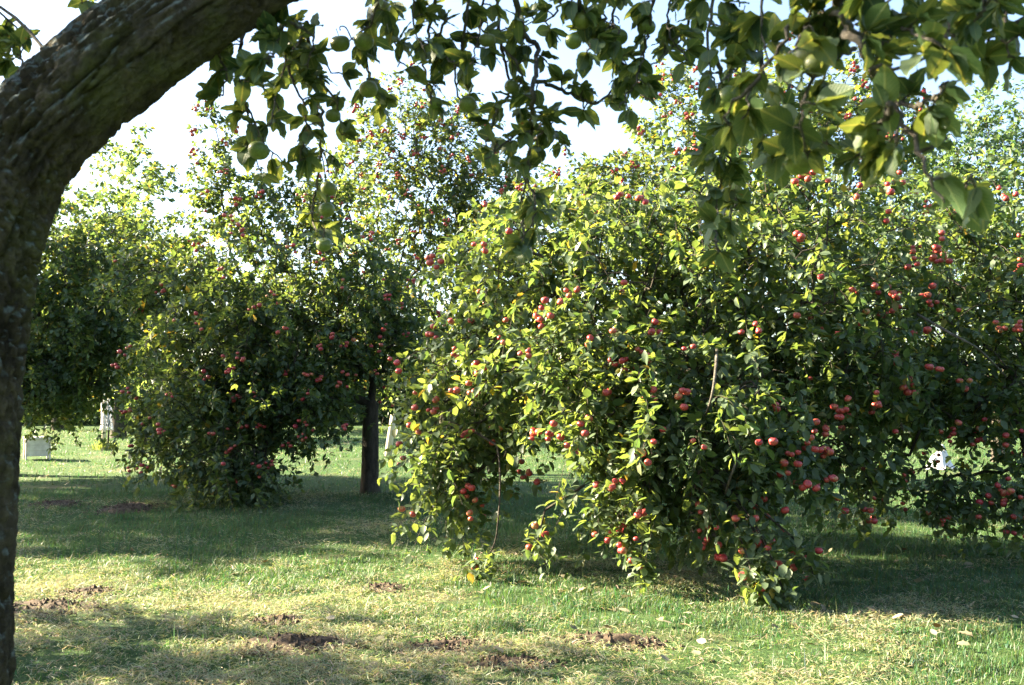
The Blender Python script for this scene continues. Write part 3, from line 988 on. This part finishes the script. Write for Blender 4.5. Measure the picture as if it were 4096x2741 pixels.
make_tree('apple_tree', ground_at(2, 18.5), [
    lobe(75, 310, 18.0, 1.5, 1.5, 1.7, 600),
    lobe(40, 375, 17.5, 1.0, 1.0, 0.7, 270, -0.3),
    lobe(102, 332, 17.4, 0.7, 0.8, 0.5, 120, -0.2),
    lobe(120, 255, 18.4, 1.0, 1.0, 0.8, 140, 0.1),
    lobe(10, 250, 18.5, 1.6, 1.4, 1.6, 300),
], 'dark leafy apple tree close behind the leaning foreground trunk', 'apple tree', 'green apple trees of the orchard', fork_h=1.2, trunk_r=0.17, leaf_len=0.11, per_shoot=24, shoot_len=0.45, apples=24, cluster=2, apple_me=ME_GREEN, apple_bias=0.5)

# the next tree of the row stands just out of the picture; its shade lies across the near lawn
bx, by, hh = -6.3, 6.4, 4.1
make_tree('apple_tree', (bx, by, 0), [((bx, by, hh * 0.62), (1.7, 1.6, hh * 0.24), 220, -0.1), ((bx + 0.6, by - 0.6, hh * 0.45), (0.8, 1.0, 0.6), 60, -0.3), ((bx - 0.3, by + 0.8, hh * 0.5), (1.1, 1.0, 0.7), 60, -0.3)],
          'apple tree out of view whose shade lies along the front of the lawn', 'apple tree', RG, fork_h=1.2, trunk_r=0.13, leaf_len=0.1, per_shoot=22, shoot_len=0.42)
bx, by = -17.0, 17.0  # unseen tall tree added here, its lobes shaped to shade the lower crowns
make_tree('unseen_tall_tree', (bx, by, 0), [((bx + x, by + y, z), (rx, ry, rz), n, 0.1) for x, y, z, rx, ry, rz, n in
          ((0, 0, 5.6, 2.6, 3.0, 1.8, 190), (0.5, -2.6, 6.4, 1.8, 1.7, 1.3, 90), (0, 2.4, 6.6, 1.8, 1.7, 1.4, 100), (0.3, 0.2, 7.9, 2.0, 2.3, 0.9, 110), (0.2, -3.8, 4.6, 1.2, 1.2, 1.0, 40), (0.3, -1.9, 9.9, 1.6, 1.5, 1.3, 90))],
          'tall tree out of view whose shade darkens the lower apple crowns', 'tree', 'far trees along the orchard boundary', fork_h=2.6, trunk_r=0.26, leaf_len=0.21, per_shoot=54, shoot_len=0.8, leafmat=M_far)

# unseen tall trees added behind and right of the camera to block sky light
for bx, by, hh, label in ((-9, -9, 8.5, 'sky-blocking tall tree added behind the photographer, far to one side'), (-2.5, -10, 9.0, 'sky-blocking tall tree added straight behind the photographer'), (4.5, -9.5, 8.5, 'sky-blocking tall tree added behind the photographer near the lawn corner'),
                          (11, -6, 8.5, 'sky-blocking tall tree added out of view beside the near lawn'), (14, 2, 8.0, 'sky-blocking tall tree added out of view beyond the drooping right-hand branches')):
    make_tree('unseen_tall_tree', (bx, by, 0), [((bx + 1.6 * math.cos(k * 2.1), by + 1.6 * math.sin(k * 2.1), hh * (0.2 + 0.13 * k)), (2.6 - 0.25 * k, 2.6 - 0.25 * k, 1.2), 46, 0.0) for k in range(6)],
              label, 'tree', 'tall trees added out of view to block sky light', fork_h=1.6, trunk_r=0.2, leaf_len=0.26, per_shoot=30, shoot_len=0.9, leafmat=M_far)

# farther trees and the hedge
BG = 'far trees along the orchard boundary'
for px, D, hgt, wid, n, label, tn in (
        (120, 33, 10.0, 3.2, 420, 'tall pale feathery tree between the leaning trunk and the apple trees', (1.2, 1.25, 1.6)),  # leaf tint lifted and blued to paint in the washed-out glow
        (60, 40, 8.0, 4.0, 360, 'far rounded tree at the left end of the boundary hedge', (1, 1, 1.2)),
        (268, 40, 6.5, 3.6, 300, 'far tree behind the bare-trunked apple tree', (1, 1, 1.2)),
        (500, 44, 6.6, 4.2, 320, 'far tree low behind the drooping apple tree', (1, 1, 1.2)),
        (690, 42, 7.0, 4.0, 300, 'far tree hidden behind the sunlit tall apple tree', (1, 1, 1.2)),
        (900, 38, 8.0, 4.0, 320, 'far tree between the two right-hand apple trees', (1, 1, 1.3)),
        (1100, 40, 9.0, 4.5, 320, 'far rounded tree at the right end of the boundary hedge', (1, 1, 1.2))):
    x, y, z = ground_at(px, D)
    lb = []
    for k in range(7):
        a = k * 2.4
        f = k / 6
        rr = wid * (0.55 - 0.25 * f)
        lb.append((np.array([x + rr * math.cos(a), y + rr * math.sin(a), hgt * (0.28 + 0.62 * f)]), (wid * (0.62 - 0.25 * f), wid * (0.62 - 0.25 * f), hgt * 0.17), int(n * (1.2 - 0.7 * f) / 6), 0.15))
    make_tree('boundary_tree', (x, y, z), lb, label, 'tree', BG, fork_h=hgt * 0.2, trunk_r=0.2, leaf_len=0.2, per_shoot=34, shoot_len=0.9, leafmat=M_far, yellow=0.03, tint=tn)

def hedge():
    root = link('boundary_hedge', None, None, (0, 48, 0))
    tag(root, 'dark leafy hedge along the far end of the orchard', 'hedge')
    n = 26000
    x = rng.uniform(-42, 42, n)
    top = 2.3 + 1.1 * fbm(np.stack([x * 0.35, x * 0, x * 0], -1), 8, 3)
    face = rng.random(n)
    y = np.where(face < 0.7, -1.0 + 0.35 * rng.normal(size=n), rng.uniform(-1.2, 1.2, n))
    z = np.where(face < 0.7, rng.uniform(0.05, 1, n) * top, top + 0.15 * rng.normal(size=n))
    pos = np.stack([x, y, z], -1)
    d = norm(rng.normal(size=(n, 3)) + [0, -0.3, -0.2])
    up = norm(np.array([0, -0.5, 0.8]) + rng.normal(0, 0.5, (n, 3)))
    ln = rng.uniform(0.14, 0.3, n)
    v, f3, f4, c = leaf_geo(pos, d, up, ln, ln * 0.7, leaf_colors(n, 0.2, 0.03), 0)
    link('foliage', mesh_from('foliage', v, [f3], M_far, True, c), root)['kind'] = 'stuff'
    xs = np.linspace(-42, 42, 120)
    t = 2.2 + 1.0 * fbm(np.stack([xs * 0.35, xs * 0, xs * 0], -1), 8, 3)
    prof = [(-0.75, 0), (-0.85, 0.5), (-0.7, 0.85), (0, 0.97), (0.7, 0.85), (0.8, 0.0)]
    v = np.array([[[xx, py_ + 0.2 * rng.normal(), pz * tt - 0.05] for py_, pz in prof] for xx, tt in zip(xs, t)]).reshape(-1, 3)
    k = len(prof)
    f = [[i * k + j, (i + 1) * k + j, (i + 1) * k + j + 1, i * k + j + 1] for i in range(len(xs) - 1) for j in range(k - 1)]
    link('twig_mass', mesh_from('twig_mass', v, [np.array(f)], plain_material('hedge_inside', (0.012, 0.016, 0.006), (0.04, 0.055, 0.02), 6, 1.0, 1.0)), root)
hedge()

# ------------------------------------------------------------------ the old leaning tree in front
def old_tree():
    base = np.array([P(-62, 1015, 2.4)[0], 2.4, 0.0])
    root = link('old_apple_tree', None, None, tuple(base))
    tag(root, 'old apple tree with mossy trunk leaning over the picture and green apples', 'apple tree')
    spec = [(-66, 1035, 2.4, 100), (-56, 930, 2.4, 76), (-52, 760, 2.4, 58), (-49, 640, 2.4, 56), (-45, 500, 2.4, 54), (-40, 400, 2.4, 55), (-32, 310, 2.4, 57), (-20, 245, 2.4, 59),
            (4, 183, 2.4, 57), (44, 126, 2.4, 55), (127, 50, 2.42, 52), (219, -12, 2.46, 50), (320, -58, 2.5, 46), (470, -100, 2.6, 41), (650, -115, 2.55, 36), (820, -100, 2.4, 30), (1000, -60, 2.2, 24),
            (1150, 0, 2.1, 16), (1250, 60, 2.0, 8)]
    ctr = np.array([[*P(a, b, D), r * D / FPX] for a, b, D, r in spec])
    n_l, n_a = 720, 160
    s = spline(ctr, n_l)
    pts, rad = s[:, :3], s[:, 3]
    t = norm(np.gradient(pts, axis=0))
    a = norm(np.cross(t, np.array([0, 1.0, 0])))
    b = np.cross(t, a)
    th = np.arange(n_a) * 2 * math.pi / n_a
    dirs = a[:, None] * np.cos(th)[None, :, None] + b[:, None] * np.sin(th)[None, :, None]
    arc = np.concatenate([[0], np.cumsum(np.linalg.norm(np.diff(pts, axis=0), axis=1))])
    # bark: long plates split by ragged fissures, lumps and old scars
    U = np.stack([np.cos(th)[None] * 1.0 + 0 * arc[:, None], np.sin(th)[None] * 1.0 + 0 * arc[:, None], arc[:, None] * 1.0 + 0 * th[None]], -1)
    warp = 0.35 * (np.stack([fbm(U * 3, 50 + k, 3) for k in range(3)], -1) - 0.5)
    d1, d2 = worley((U + warp) * np.array([3.0, 3.0, 3.6]), 91)
    e1 = np.clip((d2 - d1) / 0.17, 0, 1)
    d1, d2 = worley((U + warp * 0.7) * np.array([11, 11, 20]), 92)
    e2 = np.clip((d2 - d1) / 0.3, 0, 1)
    rough = fbm(U * 14, 61, 4) - 0.5
    lump = fbm(U * np.array([1.3, 1.3, 2.3]), 71, 3) - 0.5
    disp = 0.032 * (e1 ** 0.5 - 1) * np.clip(3.0 * fbm(U * 2.1, 83, 2) - 0.7, 0.15, 1) + 0.013 * (e2 ** 0.7 - 1) * fbm(U * 2.5, 81, 2) * 2 + 0.016 * rough + 0.04 * lump
    r = rad[:, None] * (1 + 0.0) + disp * np.clip(rad / 0.12, 0.15, 1)[:, None]
    v = pts[:, None] + dirs * r[..., None]
    i = np.arange(n_l - 1)[:, None] * n_a
    j = np.arange(n_a)[None]
    f = np.stack([i + j, i + (j + 1) % n_a, i + n_a + (j + 1) % n_a, i + n_a + j], -1).reshape(-1, 4)
    link('trunk', mesh_from('trunk', v.reshape(-1, 3) - base, [f[:, ::-1]], M_bark_old), root)
    # hanging sprays: picture lines, distance, thickness at the top
    S = [
        ([(560, 60), (545, 150), (565, 260), (590, 385)], 2.7, .005), ([(640, 40), (655, 150), (700, 260), (685, 370)], 2.8, .005),
        ([(700, 50), (722, 170), (735, 300), (728, 400), (715, 490), (738, 570)], 2.9, .006), ([(490, 90), (515, 160), (510, 215)], 2.6, .004),
        ([(600, 60), (690, 110), (770, 170)], 2.7, .005), ([(565, 240), (600, 320), (660, 380)], 2.75, .003), ([(640, 60), (620, 130), (560, 190)], 2.6, .004),
        ([(690, 80), (640, 190), (620, 290)], 2.9, .004), ([(735, 180), (775, 250), (780, 310)], 2.9, .004), ([(660, 50), (720, 90), (700, 150)], 2.6, .004),
        ([(880, -60), (850, 50), (790, 100)], 2.8, .005), ([(875, -60), (840, 100), (848, 190), (880, 235)], 2.85, .005), ([(860, -60), (900, 70), (915, 150)], 2.8, .004),
        ([(1010, -60), (985, 60), (970, 160), (990, 240)], 2.8, .006), ([(1080, -60), (1060, 90), (1040, 180), (1065, 265)], 2.85, .006), ([(960, -60), (945, 50), (975, 120)], 2.7, .004),
        ([(1020, 40), (1000, 110), (1050, 150)], 2.7, .004), ([(1110, -50), (1100, 60), (1080, 150)], 2.7, .004),
        ([(1165, -70), (1195, 70), (1228, 110), (1222, 210), (1215, 300), (1205, 400), (1195, 480), (1205, 575)], 2.8, .009),
        ([(1130, -40), (1150, 110), (1165, 210), (1130, 270), (1110, 365)], 2.9, .006), ([(1218, 295), (1260, 290), (1300, 330)], 2.8, .004), ([(1216, 300), (1160, 320), (1110, 370)], 2.75, .004),
        ([(1225, 185), (1300, 212), (1360, 238), (1420, 200), (1500, 235)], 2.9, .006), ([(1215, 330), (1240, 300), (1270, 280)], 2.8, .003), ([(1205, 400), (1225, 480), (1190, 560)], 2.8, .003),
        ([(1150, 110), (1190, 160), (1180, 230)], 2.85, .004), ([(1300, -50), (1270, 30), (1200, 60)], 2.8, .005), ([(1340, -60), (1325, 10), (1340, 70), (1352, 110)], 2.7, .004),
        ([(1420, -60), (1400, 80), (1440, 160)], 2.7, .006), ([(1500, -60), (1480, 90), (1450, 200)], 2.75, .006), ([(1590, -60), (1565, 80), (1500, 140)], 2.7, .006),
        ([(1640, -60), (1620, 110), (1645, 230)], 2.6, .006), ([(1400, 130), (1450, 180), (1415, 245)], 2.8, .004), ([(1540, -40), (1530, 60), (1580, 150)], 2.7, .004), ([(1370, -60), (1380, 30), (1420, 70)], 2.7, .004),
        ([(1640, 130), (1665, 270), (1655, 380), (1640, 470), (1638, 575)], 2.7, .006), ([(1700, 60), (1690, 230), (1620, 370)], 2.6, .005), ([(1655, 330), (1690, 420), (1670, 500)], 2.7, .004), ([(1650, 360), (1610, 430), (1620, 480)], 2.7, .003),
        ([(1915, -70), (1925, 30), (1965, 110), (2040, 230), (2100, 350), (2160, 470)], 1.75, .011), ([(1840, -60), (1800, 90), (1730, 180), (1700, 270)], 1.85, .006),
        ([(1960, 110), (1890, 150), (1835, 250), (1850, 370)], 1.85, .005), ([(2040, 230), (2000, 320), (1960, 375)], 1.8, .005), ([(2040, 230), (2110, 240), (2170, 190)], 1.7, .005),
        ([(1980, -60), (2050, 50), (2130, 90)], 1.8, .005), ([(1925, 30), (1860, 40), (1810, 120)], 1.75, .005), ([(2060, 260), (2040, 370)], 1.75, .004), ([(1730, 90), (1780, 280), (1835, 380)], 2.1, .005),
        ([(2100, 350), (2140, 330), (2165, 300)], 1.75, .003), ([(1990, 160), (2080, 150), (2150, 120)], 1.7, .004), ([(1760, -60), (1740, 60), (1760, 150)], 2.0, .005), ([(1920, 40), (1990, 90), (2060, 100)], 1.8, .004),
        ([(1880, -60), (1870, 60), (1900, 130)], 2.0, .004), ([(1740, 180), (1680, 230), (1660, 270)], 1.8, .004), ([(1720, 60), (1700, 130), (1650, 190)], 2.3, .004), ([(1800, 180), (1830, 300), (1900, 330)], 2.2, .004),
        ([(2230, -60), (2180, 40), (2160, 110)], 2.0, .005), ([(2420, 10), (2290, 70), (2240, 130)], 2.0, .006), ([(2330, -60), (2300, 60), (2310, 130)], 2.0, .005), ([(2100, -60), (2120, 50), (2180, 80)], 2.0, .005),
        ([(2260, -60), (2250, 20), (2210, 60)], 2.1, .004), ([(-60, -20), (35, 60), (55, 140)], 2.7, .005), ([(190, -60), (188, 0), (185, 20)], 2.6, .003), ([(-40, 60), (30, 110), (60, 150)], 2.7, .003),
        ([(1660, -60), (1670, 30), (1700, 90)], 2.4, .005), ([(2010, -60), (2000, 30), (1960, 60)], 2.0, .004), ([(2160, 470), (2200, 430), (2225, 400)], 1.8, .003),
    ]
    apples = [(832, 95, 2.8), (778, 100, 2.8), (752, 432, 2.9), (748, 480, 2.9), (742, 560, 2.9), (762, 265, 2.9), (592, 345, 2.7), (508, 140, 2.6), (843, 205, 2.85),
              (1330, 48, 2.6), (1312, 95, 2.6), (1115, 92, 2.75), (1130, 388, 2.75), (1172, 200, 2.85), (995, 236, 2.8), (1070, 240, 2.8), (1180, 372, 2.8), (1416, 85, 2.7),
              (1480, 62, 2.7), (1868, 150, 1.8), (1886, 105, 1.85), (2032, 352, 1.75), (1828, 372, 1.95), (1845, 135, 1.9), (1668, 222, 2.4), (1650, 320, 2.7), (1692, 50, 2.4), (1200, 575, 2.8), (872, 22, 2.8),
              (1640, 520, 2.7)]
    wood = Geo()
    pos, ld, up, ln = [], [], [], []
    top = np.array([0, 0, 1.0])
    allpts = []
    for line, D, r0 in S:
        q = np.array([Q(a_, b_, D + 0.12 * rng.normal()) for a_, b_ in line])
        length = np.linalg.norm(np.diff(q, axis=0), axis=1).sum()
        m = max(6, int(length / 0.02))
        sp = spline(q, m) + 0.003 * rng.normal(size=(m, 3))
        if line[0][1] < 0:
            # it comes down from the bough above the picture
            k = int(np.argmin(np.linalg.norm(pts - q[0], axis=1)))
            link_pts = spline(np.vstack([pts[k], (pts[k] + q[0]) / 2 + [0, 0, 0.04], q[0]]), 8)[:-1]
            sp = np.vstack([link_pts, sp])
        rr = np.linspace(r0, 0.0017, len(sp)) * (1 + 0.25 * fbm(np.stack([np.arange(len(sp)) * 0.4] * 3, -1), int(line[0][0]), 2))
        wood.tube(sp - base, rr, 7)
        allpts.append(sp)
        # short fruiting spurs with rosettes of leaves
        d_ = norm(np.gradient(sp, axis=0))
        start = 0 if line[0][1] >= 0 else 7
        idx = np.arange(start + rng.integers(0, 2), len(sp), 3 if D > 2.2 else 4)
        bare = len(line) >= 6
        for i_ in idx:
            fr = (i_ - start) / max(1, len(sp) - start)
            if bare and rng.random() < 0.45:
                continue
            if fr < 0.12 and rng.random() < 0.5:
                continue
            sd = norm(np.cross(d_[i_], rng.normal(size=3)))
            spur = sp[i_] + sd * rng.uniform(0.01, 0.035)
            wood.tube(np.array([sp[i_], (sp[i_] + spur) / 2 + [0, 0, 0.002], spur]) - base, [0.0028, 0.0024, 0.002], 5)
            for _ in range(int(rng.integers(4, 9))):
                dd = norm(sd * 0.7 + d_[i_] * 0.35 + rng.normal(0, 0.6, 3) + np.array([0, 0, -0.25]))
                pos.append(spur); ld.append(dd); up.append(norm(top + rng.normal(0, 0.45, 3) + 0.3 * sd)); ln.append(rng.uniform(0.036, 0.074) * (1.0 if D > 2.2 else 1.02))
    ap = [Q(a_, b_, D) for a_, b_, D in apples]
    cat = np.vstack(allpts)
    for p in ap:
        topp = p + np.array([0, 0, 0.05])
        near = cat[int(np.argmin(np.linalg.norm(cat - topp, axis=1) + 0.6 * np.clip(topp[2] - cat[:, 2], 0, 9)))]
        wood.tube(spline(np.vstack([near, (near + topp) / 2 + [0, 0, 0.015], topp, topp - [0, 0, 0.012]]), 10) - base, 0.0022, 5)
    link('twigs', wood.mesh('twigs', M_twig), root)
    # the part of the crown that spreads out of the picture to the left and overhead
    g = Geo()
    tips = []
    for start, lst in ((pts[257], OUT_OF_VIEW[:1]), (pts[497], OUT_OF_VIEW[1:])):
        lobes = [(np.array(c, float), r, n, u) for c, r, n, u in lst]
        tp = lobe_points(lobes, rng)[0]
        tips.append(tp)
        A, rr, paths, _ = grow(start - [0, 0, 0.01], 0.01, np.vstack([[c for c, *_ in lobes], tp]), 0.07)
        for p_ in paths:
            r_ = rr[p_].copy(); r_[0] = min(r_[0], r_[1] * 1.15)
            g.tube(A[p_] - base, r_, 5, cap=False)
    tips = np.concatenate(tips)
    link('limbs', g.mesh('limbs', M_bark), root)
    m = 26
    k = len(tips)
    p2 = np.repeat(tips, m, 0) + rng.normal(0, 0.13, (k * m, 3))
    d2_ = norm(rng.normal(size=(k * m, 3)) + [0, 0, -0.4])
    u2 = norm(top + rng.normal(0, 0.5, (k * m, 3)))
    l2 = rng.uniform(0.06, 0.11, k * m)
    pos, ld, up, ln = np.array(pos), np.array(ld), np.array(up), np.array(ln)
    # the largest leaves in view are pieces of their own, the rest one mass
    rel = pos - np.array([0, 0, CAM_Z])
    size = ln / rel[:, 1]
    sx = rel[:, 0] / rel[:, 1] * FPX
    sy = 393 - rel[:, 2] / rel[:, 1] * FPX
    size[(np.abs(sx) > 505) | (sy < 4)] = 0
    pick = np.argsort(-size)[:300]
    rest = np.ones(len(pos), bool)
    rest[pick] = False
    leaf_objects(root, leaf_variants(2, M_leaf_near, 10, 0.075, 0.62), 0.075, pos[pick], ld[pick], up[pick], ln[pick])
    fg = Geo()
    v, f3, f4, c = leaf_geo(pos[rest] - base, ld[rest], up[rest], ln[rest], ln[rest] * rng.uniform(0.5, 0.7, rest.sum()), leaf_colors(rest.sum(), 0, 0.0), 2)
    fg.add(v, f3, f4, c)
    v, f3, f4, c = leaf_geo(p2 - base, d2_, u2, l2, l2 * 0.62, leaf_colors(k * m, 0, 0.02), 0)
    fg.add(v, f3, f4, c)
    me = fg.mesh('foliage', M_leaf_near)
    luv = np.concatenate([np.tile(leaf_template(2)[0], (int(rest.sum()), 1)), np.tile(leaf_template(0)[0], (k * m, 1))])
    me.attributes.new('luv', 'FLOAT_VECTOR', 'POINT').data.foreach_set('vector', np.ascontiguousarray(luv, np.float32).ravel())
    link('foliage', me, root)['kind'] = 'stuff'
    apple_objects(root, ME_GREEN, ap, (0.58, 0.8), stem=True)

OUT_OF_VIEW = [((-3.6, 2.9, 2.7), (1.2, 1.0, 0.9), 120, 0), ((-2.8, 3.7, 4.15), (2.2, 1.3, 0.7), 240, 0), ((1.4, 3.3, 3.9), (1.5, 1.2, 0.5), 50, 0), ((0.5, 0.5, 3.8), (1.8, 1.2, 0.6), 50, 0)]
old_tree()

# ------------------------------------------------------------------ small things on the lawn
def storage_box():
    x, y, z = ground_at(39, 22.5)
    root = link('wooden_box', None, None, (x, y, z + 0.02))
    root.rotation_euler = (0, 0, math.radians(33))
    root.scale = (0.74, 0.74, 0.92)
    tag(root, 'pale wooden box with overhanging lid standing on short legs in the sun', 'box')
    g = Geo(); g.box((-0.36, -0.30, 0.49), (0.36, 0.30, 0.55), 0.008); link('lid', g.mesh('lid', M_paint, False), root)
    for k in range(3):
        g = Geo(); g.box((-0.30, -0.262, 0.085 + k * 0.135), (0.30, -0.24, 0.215 + k * 0.135), 0.005); link('board', g.mesh('board', M_paint, False), root)
        g = Geo(); g.box((-0.30, 0.24, 0.085 + k * 0.135), (0.30, 0.262, 0.215 + k * 0.135), 0.005); link('board', g.mesh('board', M_paint, False), root)
        for s in (-1, 1):
            g = Geo(); g.box((s * 0.29 - 0.01, -0.235, 0.085 + k * 0.135), (s * 0.29 + 0.01, 0.235, 0.215 + k * 0.135), 0.005); link('board', g.mesh('board', M_paint, False), root)
    for sx in (-1, 1):
        for sy in (-1, 1):
            g = Geo(); g.box((sx * 0.325 - 0.022, sy * 0.25 - 0.025, -0.04), (sx * 0.325 + 0.022, sy * 0.25 + 0.025, 0.487), 0.005); link('leg', g.mesh('leg', M_paint, False), root)
storage_box()

def guarded_sapling():
    x, y, z = ground_at(107, 26.5)
    root = link('guarded_sapling', None, None, (x, y, z))
    tag(root, 'young tree tied to a pale stake inside a torn white netting guard', 'sapling')
    g = Geo(); g.tube([[-0.03, -0.06, -0.1], [-0.02, -0.06, 0.8], [0.0, -0.05, 1.62]], [0.055, 0.05, 0.045], 8); link('stake', g.mesh('stake', M_post), root)
    g = Geo(); g.tube([[0.05, 0.04, -0.1], [0.06, 0.05, 0.6], [0.05, 0.03, 1.3], [0.08, 0.05, 2.2]], [0.028, 0.022, 0.018, 0.008], 7); link('stem', g.mesh('stem', M_bark), root)
    g = Geo()
    zt = np.linspace(0.55, 1.95, 34)
    for k in range(18):
        for s in (-1, 1):
            a = k * 2 * math.pi / 18 + s * (zt - 0.5) * 1.9
            r = 0.13 + 0.05 * fbm(np.stack([np.cos(a), np.sin(a), zt * 3], -1), 4, 2) + 0.03 * np.sin(zt * 5)
            ok = zt < 1.62 + 0.32 * fbm(np.array([[math.cos(k), math.sin(k), s]]), 6, 2)[0]
            g.tube(np.stack([0.02 + r * np.cos(a), r * np.sin(a), zt], -1)[ok], 0.0055, 4)
    link('netting', g.mesh('netting', M_net), root)
    n = 220
    pos = np.array([0.06, 0.04, 1.9]) + rng.normal(0, 1, (n, 3)) * [0.25, 0.25, 0.28]
    ln = rng.uniform(0.07, 0.12, n)
    v, f3, f4, c = leaf_geo(pos, norm(rng.normal(size=(n, 3))), norm(np.array([0, 0, 1.0]) + rng.normal(0, 0.5, (n, 3))), ln, ln * 0.6, leaf_colors(n), 0)
    link('foliage', mesh_from('foliage', v, [f3], M_leaf, True, c), root)['kind'] = 'stuff'
    n = 300
    a = rng.uniform(0, 6.28, n); r = np.abs(rng.normal(0, 0.16, n))
    pos = np.stack([r * np.cos(a), r * np.sin(a), np.zeros(n)], -1)
    ln = rng.uniform(0.12, 0.34, n)
    v, f3, f4, c = leaf_geo(pos, norm(np.stack([np.cos(a) * 0.4, np.sin(a) * 0.4, np.ones(n)], -1)), norm(rng.normal(size=(n, 3))), ln, ln * 0.08, np.array([[0.2, 0.22, 0.07]]) * rng.uniform(0.6, 1.3, (n, 1)), 0)
    link('grass_tuft', mesh_from('grass_tuft', v, [f3], M_grass, True, c), root)['kind'] = 'stuff'
guarded_sapling()

def leaning_post():
    x, y, z = ground_at(388, 24.0)
    root = link('wooden_post', None, None, (x, y, z))
    tag(root, 'pale round wooden post leaning to one side behind the bare dark trunk', 'post')
    g = Geo(); g.tube([[0, 0, -0.15], [0.05, 0, 0.35], [0.10, 0, 0.7], [0.14, 0, 1.0]], [0.085, 0.08, 0.075, 0.07], 12); link('shaft', g.mesh('shaft', M_post), root)
    g = Geo(); g.tube([[0.138, 0, 0.998], [0.142, 0, 1.02], [0.144, 0, 1.03]], [0.072, 0.065, 0.025], 12); link('post_top', g.mesh('post_top', M_post), root)
leaning_post()

def white_sheet():
    x, y, z = ground_at(938, 20.0)
    n, m = 40, 48
    rr = np.linspace(0, 1, n)[:, None]
    th = np.linspace(0, 2 * math.pi, m, endpoint=False)[None]
    fold = 1 + 0.16 * np.sin(th * 7 + 2 * rr) * rr + 0.1 * np.sin(th * 11 + 1) * rr
    lx, ly = rr * np.cos(th) * 0.5 * fold, rr * np.sin(th) * 0.4 * fold
    hz = 0.62 * np.exp(-((lx - 0.08) ** 2 + ly ** 2) / 0.055) + 0.26 * np.exp(-((lx + 0.26) ** 2 + ly ** 2) / 0.02)
    hz = hz + 0.03 * np.sin(th * 7 + 2 * rr) * rr * (1 - rr) * 4 + 0.03 * (1 - rr) + 0.012
    v = np.stack([lx, ly, hz], -1).reshape(-1, 3)
    i = np.arange(n - 1)[:, None] * m
    j = np.arange(m)[None]
    f = np.stack([i + j, i + (j + 1) % m, i + m + (j + 1) % m, i + m + j], -1).reshape(-1, 4)
    o = link('white_cloth', mesh_from('white_cloth', v, [f], M_cloth), None, (x, y, z + 0.02))
    o.scale = (0.62, 0.62, 0.75)
    tag(o, 'heap of white cloth on the grass seen through the right-hand branches', 'cloth')
white_sheet()

# fallen leaves, each lying on the grass
def fallen():
    vs_ = []
    for k in range(6):
        t = [(0.17, 0.14, 0.08), (0.3, 0.27, 0.18), (0.12, 0.075, 0.035), (0.2, 0.18, 0.11), (0.10, 0.11, 0.05), (0.36, 0.33, 0.25)][k]
        v, f3, f4, c = leaf_geo(np.zeros((1, 3)), np.array([[1.0, 0, 0]]), np.array([[0, 0, 1.0]]), np.array([0.08]), np.array([0.05]), np.array([t]), 2)
        vs_.append(mesh_from('fallen_leaf', v, [f3, f4], M_dead, True, c))
    for k in range(90):
        D = rng.uniform(5.3, 9.5)
        x = rng.uniform(-0.1, 0.5) * D if rng.random() < 0.75 else rng.uniform(-0.5, 0.5) * D
        z = float(ground_h(np.array([x]), np.array([D]))[0])
        o = link('fallen_leaf', vs_[k % 6], None, (x, D, z + rng.uniform(0.03, 0.05)))
        o.rotation_euler = (rng.normal(0, 0.35), rng.normal(0, 0.35), rng.uniform(0, 6.28))
        s = rng.uniform(0.6, 1.15)
        o.scale = (s, s, s)
        tag(o, 'dry curled apple leaf fallen on the grass', 'fallen leaf', 'fallen leaves scattered on the lawn')
fallen()
